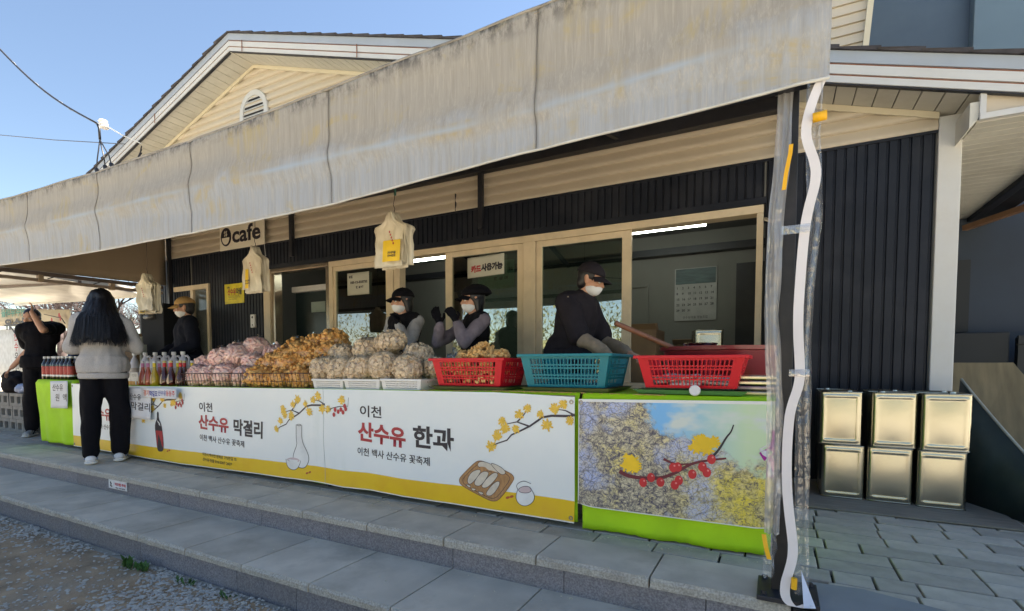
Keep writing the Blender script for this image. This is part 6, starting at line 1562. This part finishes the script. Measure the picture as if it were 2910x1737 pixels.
# banners seen from behind (mirrored lettering)
t = thing('hanging_banner', 'beige banner with mirrored lettering and berry drawing at far left', 'banner', (-15, 5.2, 1.9)); M_beige = mat('banner_beige', (.50,.44,.34), .7, .08, 3)
MB().grid(lambda u, v: Vector((-18.5+5.2*u, 5.2+.04*math.sin(u*9), 1.72-.06*u*1.0 + .02 + (.42-.02*u)*v + (.20*(1-u)) )), 20, 3).build('cloth', M_beige, t, smooth=True, solid=.004)
fy = lambda x, z, w_, h_: (lambda u, v: Vector((x - u, 5.13, z + v + .04*((-13.3-x+u)/5))))
text('산수유마을', .2, mat('ink_teal', (.02,.22,.18), .5), t, fy(-15.2, 2.04, 0, 0), bold=.006, width=1.35)
text('산수유', .26, P_ink, t, fy(-15.0, 1.75, 0, 0), bold=.012, width=1.4)
b = MB()
for x, z in ((-13.95,1.87),(-13.88,1.80),(-13.6,1.96),(-13.55,1.90)): b.ball((x,5.13,z), .045, .004, .06, 8, 5)
b.build('berry_print', P_red, t); MB().tube([(-14.3,5.13,2.02),(-13.9,5.13,1.96),(-13.5,5.13,1.90),(-13.35,5.13,1.78)], .010, 5).build('branch_print', P_ink, t)
t = thing('white_banner', 'white standing banner with mirrored vertical letters below the beige banner', 'banner', (-17, 5.4, 1.2))
MB().grid(lambda u, v: Vector((-18.6+3.7*u, 5.45+.03*math.sin(u*7), .62+1.2*v)), 14, 3).build('cloth', mat('banner_white', (.62,.64,.66), .7), t, smooth=True, solid=.004)
for k, ch in enumerate('산수유에'): text(ch, .24, P_red if k < 2 else P_ink, t, (lambda z: (lambda u, v: Vector((-16.45 - u, 5.38, z + v))))(1.52 - k*.25), bold=.006)
for k, ch in enumerate('산수'): text(ch, .2, P_red, t, (lambda z: (lambda u, v: Vector((-15.35 - u, 5.38, z + v))))(1.35 - k*.25), bold=.004)
MB().tube([(-16.6,5.3,1.85),(-15.6,5.3,1.2),(-15.5,5.3,.4)], .018, 6).build('banner_pole', M_black, t)
# bare trees and cypress
M_bark = mat('bark', (.07,.05,.05), .9, .3, 12); M_leaf = mat('cypress_green', (.05,.07,.03), .9, .4, 8)
def grow(b, p, d, l, r, depth, rng):
    q = p + d*l; b.tube([p, p.lerp(q,.5) + Vector((rng.uniform(-.05,.05),)*3)*l, q], [r, r*.85, r*.7], 5 if depth > 2 else 4, False)
    if depth == 0: return
    for k in range(rng.choice([2,3,3])):
        nd = (d + Vector((rng.uniform(-1,1), rng.uniform(-1,1), rng.uniform(-.55,.75)))*.8).normalized(); grow(b, p + d*l*rng.uniform(.55,1), nd, l*rng.uniform(.62,.85), r*.62, depth-1, rng)
def tree(x, y, h, label, seed, depth=6, cat='tree', r=.11, spread=0):
    t = thing('bare_tree', label, cat, (x, y, -.33), 'bare trees'); rng = random.Random(seed)
    MB().tube([(x,y,-.33),(x+.08,y,h*.3),(x-.03,y+.05,h*.55)], [r*1.3, r, r*.8], 9).build('trunk', M_bark, t, smooth=True)
    b = MB()
    for k in range(5):
        a = 6.28*k/5 + rng.uniform(-.3,.3); grow(b, Vector((x, y, h*(.34+.045*k))), Vector((math.cos(a), math.sin(a), .75)).normalized(), h*.2, r*.5, depth, rng)
    b.build('crown', M_bark, t)
tree(-17.5, 6.6, 3.6, 'bare tangled tree behind the beige banner at the far left', 3); tree(-14.8, 7.0, 3.3, 'bare bushy tree behind the raised arm of the man', 8); tree(-13.2, 7.6, 2.9, 'bare tree behind the customer with long hair', 14)
tree(-19.6, 8.0, 4.0, 'bare tree furthest left, cut by the frame edge', 21, 5)
t = thing('cypress_tree', 'slim pointed conifer far behind, between the customer and the dark cabinet', 'tree', (-25.1, 12, -.3))
MB().tube([(-25.1,12,-.33),(-25.1,12,2)], .06, 6).build('trunk', M_bark, t); b = MB(); random.seed(2)
for k in range(900):
    z = random.uniform(.2,3.05); rr = .42*(1-(z/3.12))**.7*random.uniform(.3,1); a = random.uniform(0,6.28); s = .06
    p = Vector((-25.1+rr*math.cos(a), 12+rr*math.sin(a), z)); d1 = Vector((random.uniform(-s,s),random.uniform(-s,s),random.uniform(0,s*1.6))); d2 = Vector((random.uniform(-s,s),random.uniform(-s,s),random.uniform(-s,s)))
    b.add([p, p+d1, p+d2], [(0,1,2)])
b.build('crown', M_leaf, t)
# breeze block wall, each block its own part
bwall = thing('breeze_block_wall', 'low wall of grey hollow breeze blocks beside the man in black', 'wall', (-9.2, 2.9, 0)); M_block = mat('breeze_block', (.24,.235,.22), .95, .15, 12, .003, 90)
def block():
    b = MB(); w, h, d, f = .20, .172, .16, .042
    b.box(-w/2,w/2,-d/2,d/2,0,f-.001).box(-w/2,w/2,-d/2,d/2,h-f+.001,h).box(-w/2,-w/2+f,-d/2,d/2,f,h-f).box(w/2-f,w/2,-d/2,d/2,f,h-f).box(-w/2+f,w/2-f,0,.02,f,h-f)
    return b.mesh('block')
bm_ = block()
for r in range(3):
    for k in range(7):
        o = link('block', bm_, M_block, bwall); o.location = Vector((-9.95 + k*.205 + (r%2)*.10, 2.98 + random.uniform(-.006,.006), .002 + r*.175)) - bwall.location
# dark cloth bag and blue plastic on the blocks
def blob(name, c, r, m, label, cat, seed, vox=.012):
    bm = bmesh.new(); bmesh.ops.create_icosphere(bm, subdivisions=4, radius=1)
    for v in bm.verts:
        p = v.co.copy(); f = 1 + .28*noise.noise(p*1.7 + Vector((seed,0,0))) + .10*noise.noise(p*5); z = p.z*r[2]*f; z = max(z, -r[2]*.8)
        v.co = Vector((p.x*r[0]*f, p.y*r[1]*f, z + r[2]*.8)) + Vector(c)
    me = bpy.data.meshes.new(name); bm.to_mesh(me); bm.free(); return tag(link(name, me, m, smooth=True), label, cat)
blob('black_jacket', (-9.28,2.98,.527), (.26,.12,.16), F_black, 'crumpled black jacket lying on the breeze blocks under his hand', 'jacket', 3)
blob('blue_plastic_bag', (-8.98,2.98,.527), (.11,.09,.07), mat('pale_blue_bag', (.35,.42,.6), .5), 'small pale blue plastic bag on the end of the breeze blocks', 'bag', 8)
# dark cabinet beyond the milky jugs, brown carton
t = thing('dark_cabinet', 'tall black cabinet with a rounded slot handle left of the man in the tan cap', 'cabinet', (-7.8, 4.1, 0))
MB().box(-8.12,-7.55,4.0,4.4,.01,1.76).build('cabinet_body', mat('cabinet_black', (.012,.014,.018), .75, .1, 3, spec=.2), t, bevel=.01); MB().tube([(-7.98,3.99,1.58),(-7.76,3.99,1.58)], .035, 12).build('slot_handle', mat('handle_grey', (.07,.07,.075), .4), t, smooth=True)
t = thing('brown_carton', 'brown carton with dark cut-outs standing behind the milky jugs', 'box', (-8.85, 4.2, 0)); MB().box(-9.15,-8.55,4.1,4.45,0,1.38).build('box_body', M_card, t, bevel=.004)
b = MB()
for k in range(3): b.box(-8.95+k*.13,-8.88+k*.13,4.09,4.099,1.2,1.27)
b.build('cutout', M_black, t, kind='stuff')
tag(MB().tube([(-7.93,3.9,0),(-7.93,3.9,1.3)], .022, 8).box(-7.99,-7.87,3.86,3.94,1.05,1.19).build('sign_pole', MATS['pale_edge']), 'short grey metal pole with clamp behind the milky jugs', 'pole')
# slope and scrub across the yard (seen in the panes), hills
M_hill = mat('dry_grass_slope', (.20,.19,.09), .95, .3, .5, dirt=(.10,.12,.05), dscale=.3, damt=.8)
MB().grid(lambda u, v: Vector((-70+110*u, -24-40*v, -.34 + 5.0*(v**.7) + 1.2*noise.noise(Vector((u*8, v*4, 0)))*min(1,v*4))), 60, 20).build('hillside', M_hill, smooth=True, kind='structure')
random.seed(77); b = MB()
for k in range(200):
    x = random.uniform(-50,30); y = random.uniform(-32,-19); h = random.uniform(2.5,7); base = -.3 + max(0,(-24-y))*.12
    for q in range(190):
        a = random.uniform(0,6.28); r = random.uniform(0,h*.5); z = base + random.uniform(.1,h); s = .17
        p = Vector((x+r*math.cos(a), y+r*math.sin(a), z)); b.add([p, p+Vector((random.uniform(-s,s),random.uniform(-s,s),random.uniform(0,s*2))), p+Vector((random.uniform(-s,s),random.uniform(-s,s),random.uniform(-s,s)))], [(0,1,2)])
b.build('scrub', mat('scrub_green', (.11,.115,.055), .9, .5, 1.5), kind='stuff')
MB().grid(lambda u, v: Vector((-420 + 300*u, 120+80*v, -1 + (9 + 7*noise.noise(Vector((u*5, 0, 0))))*math.sin(math.pi*min(1,v*1.2+.05)))), 40, 6).build('far_hill', mat('far_hill', (.12,.15,.12), .95, .2, .05), smooth=True, kind='structure')
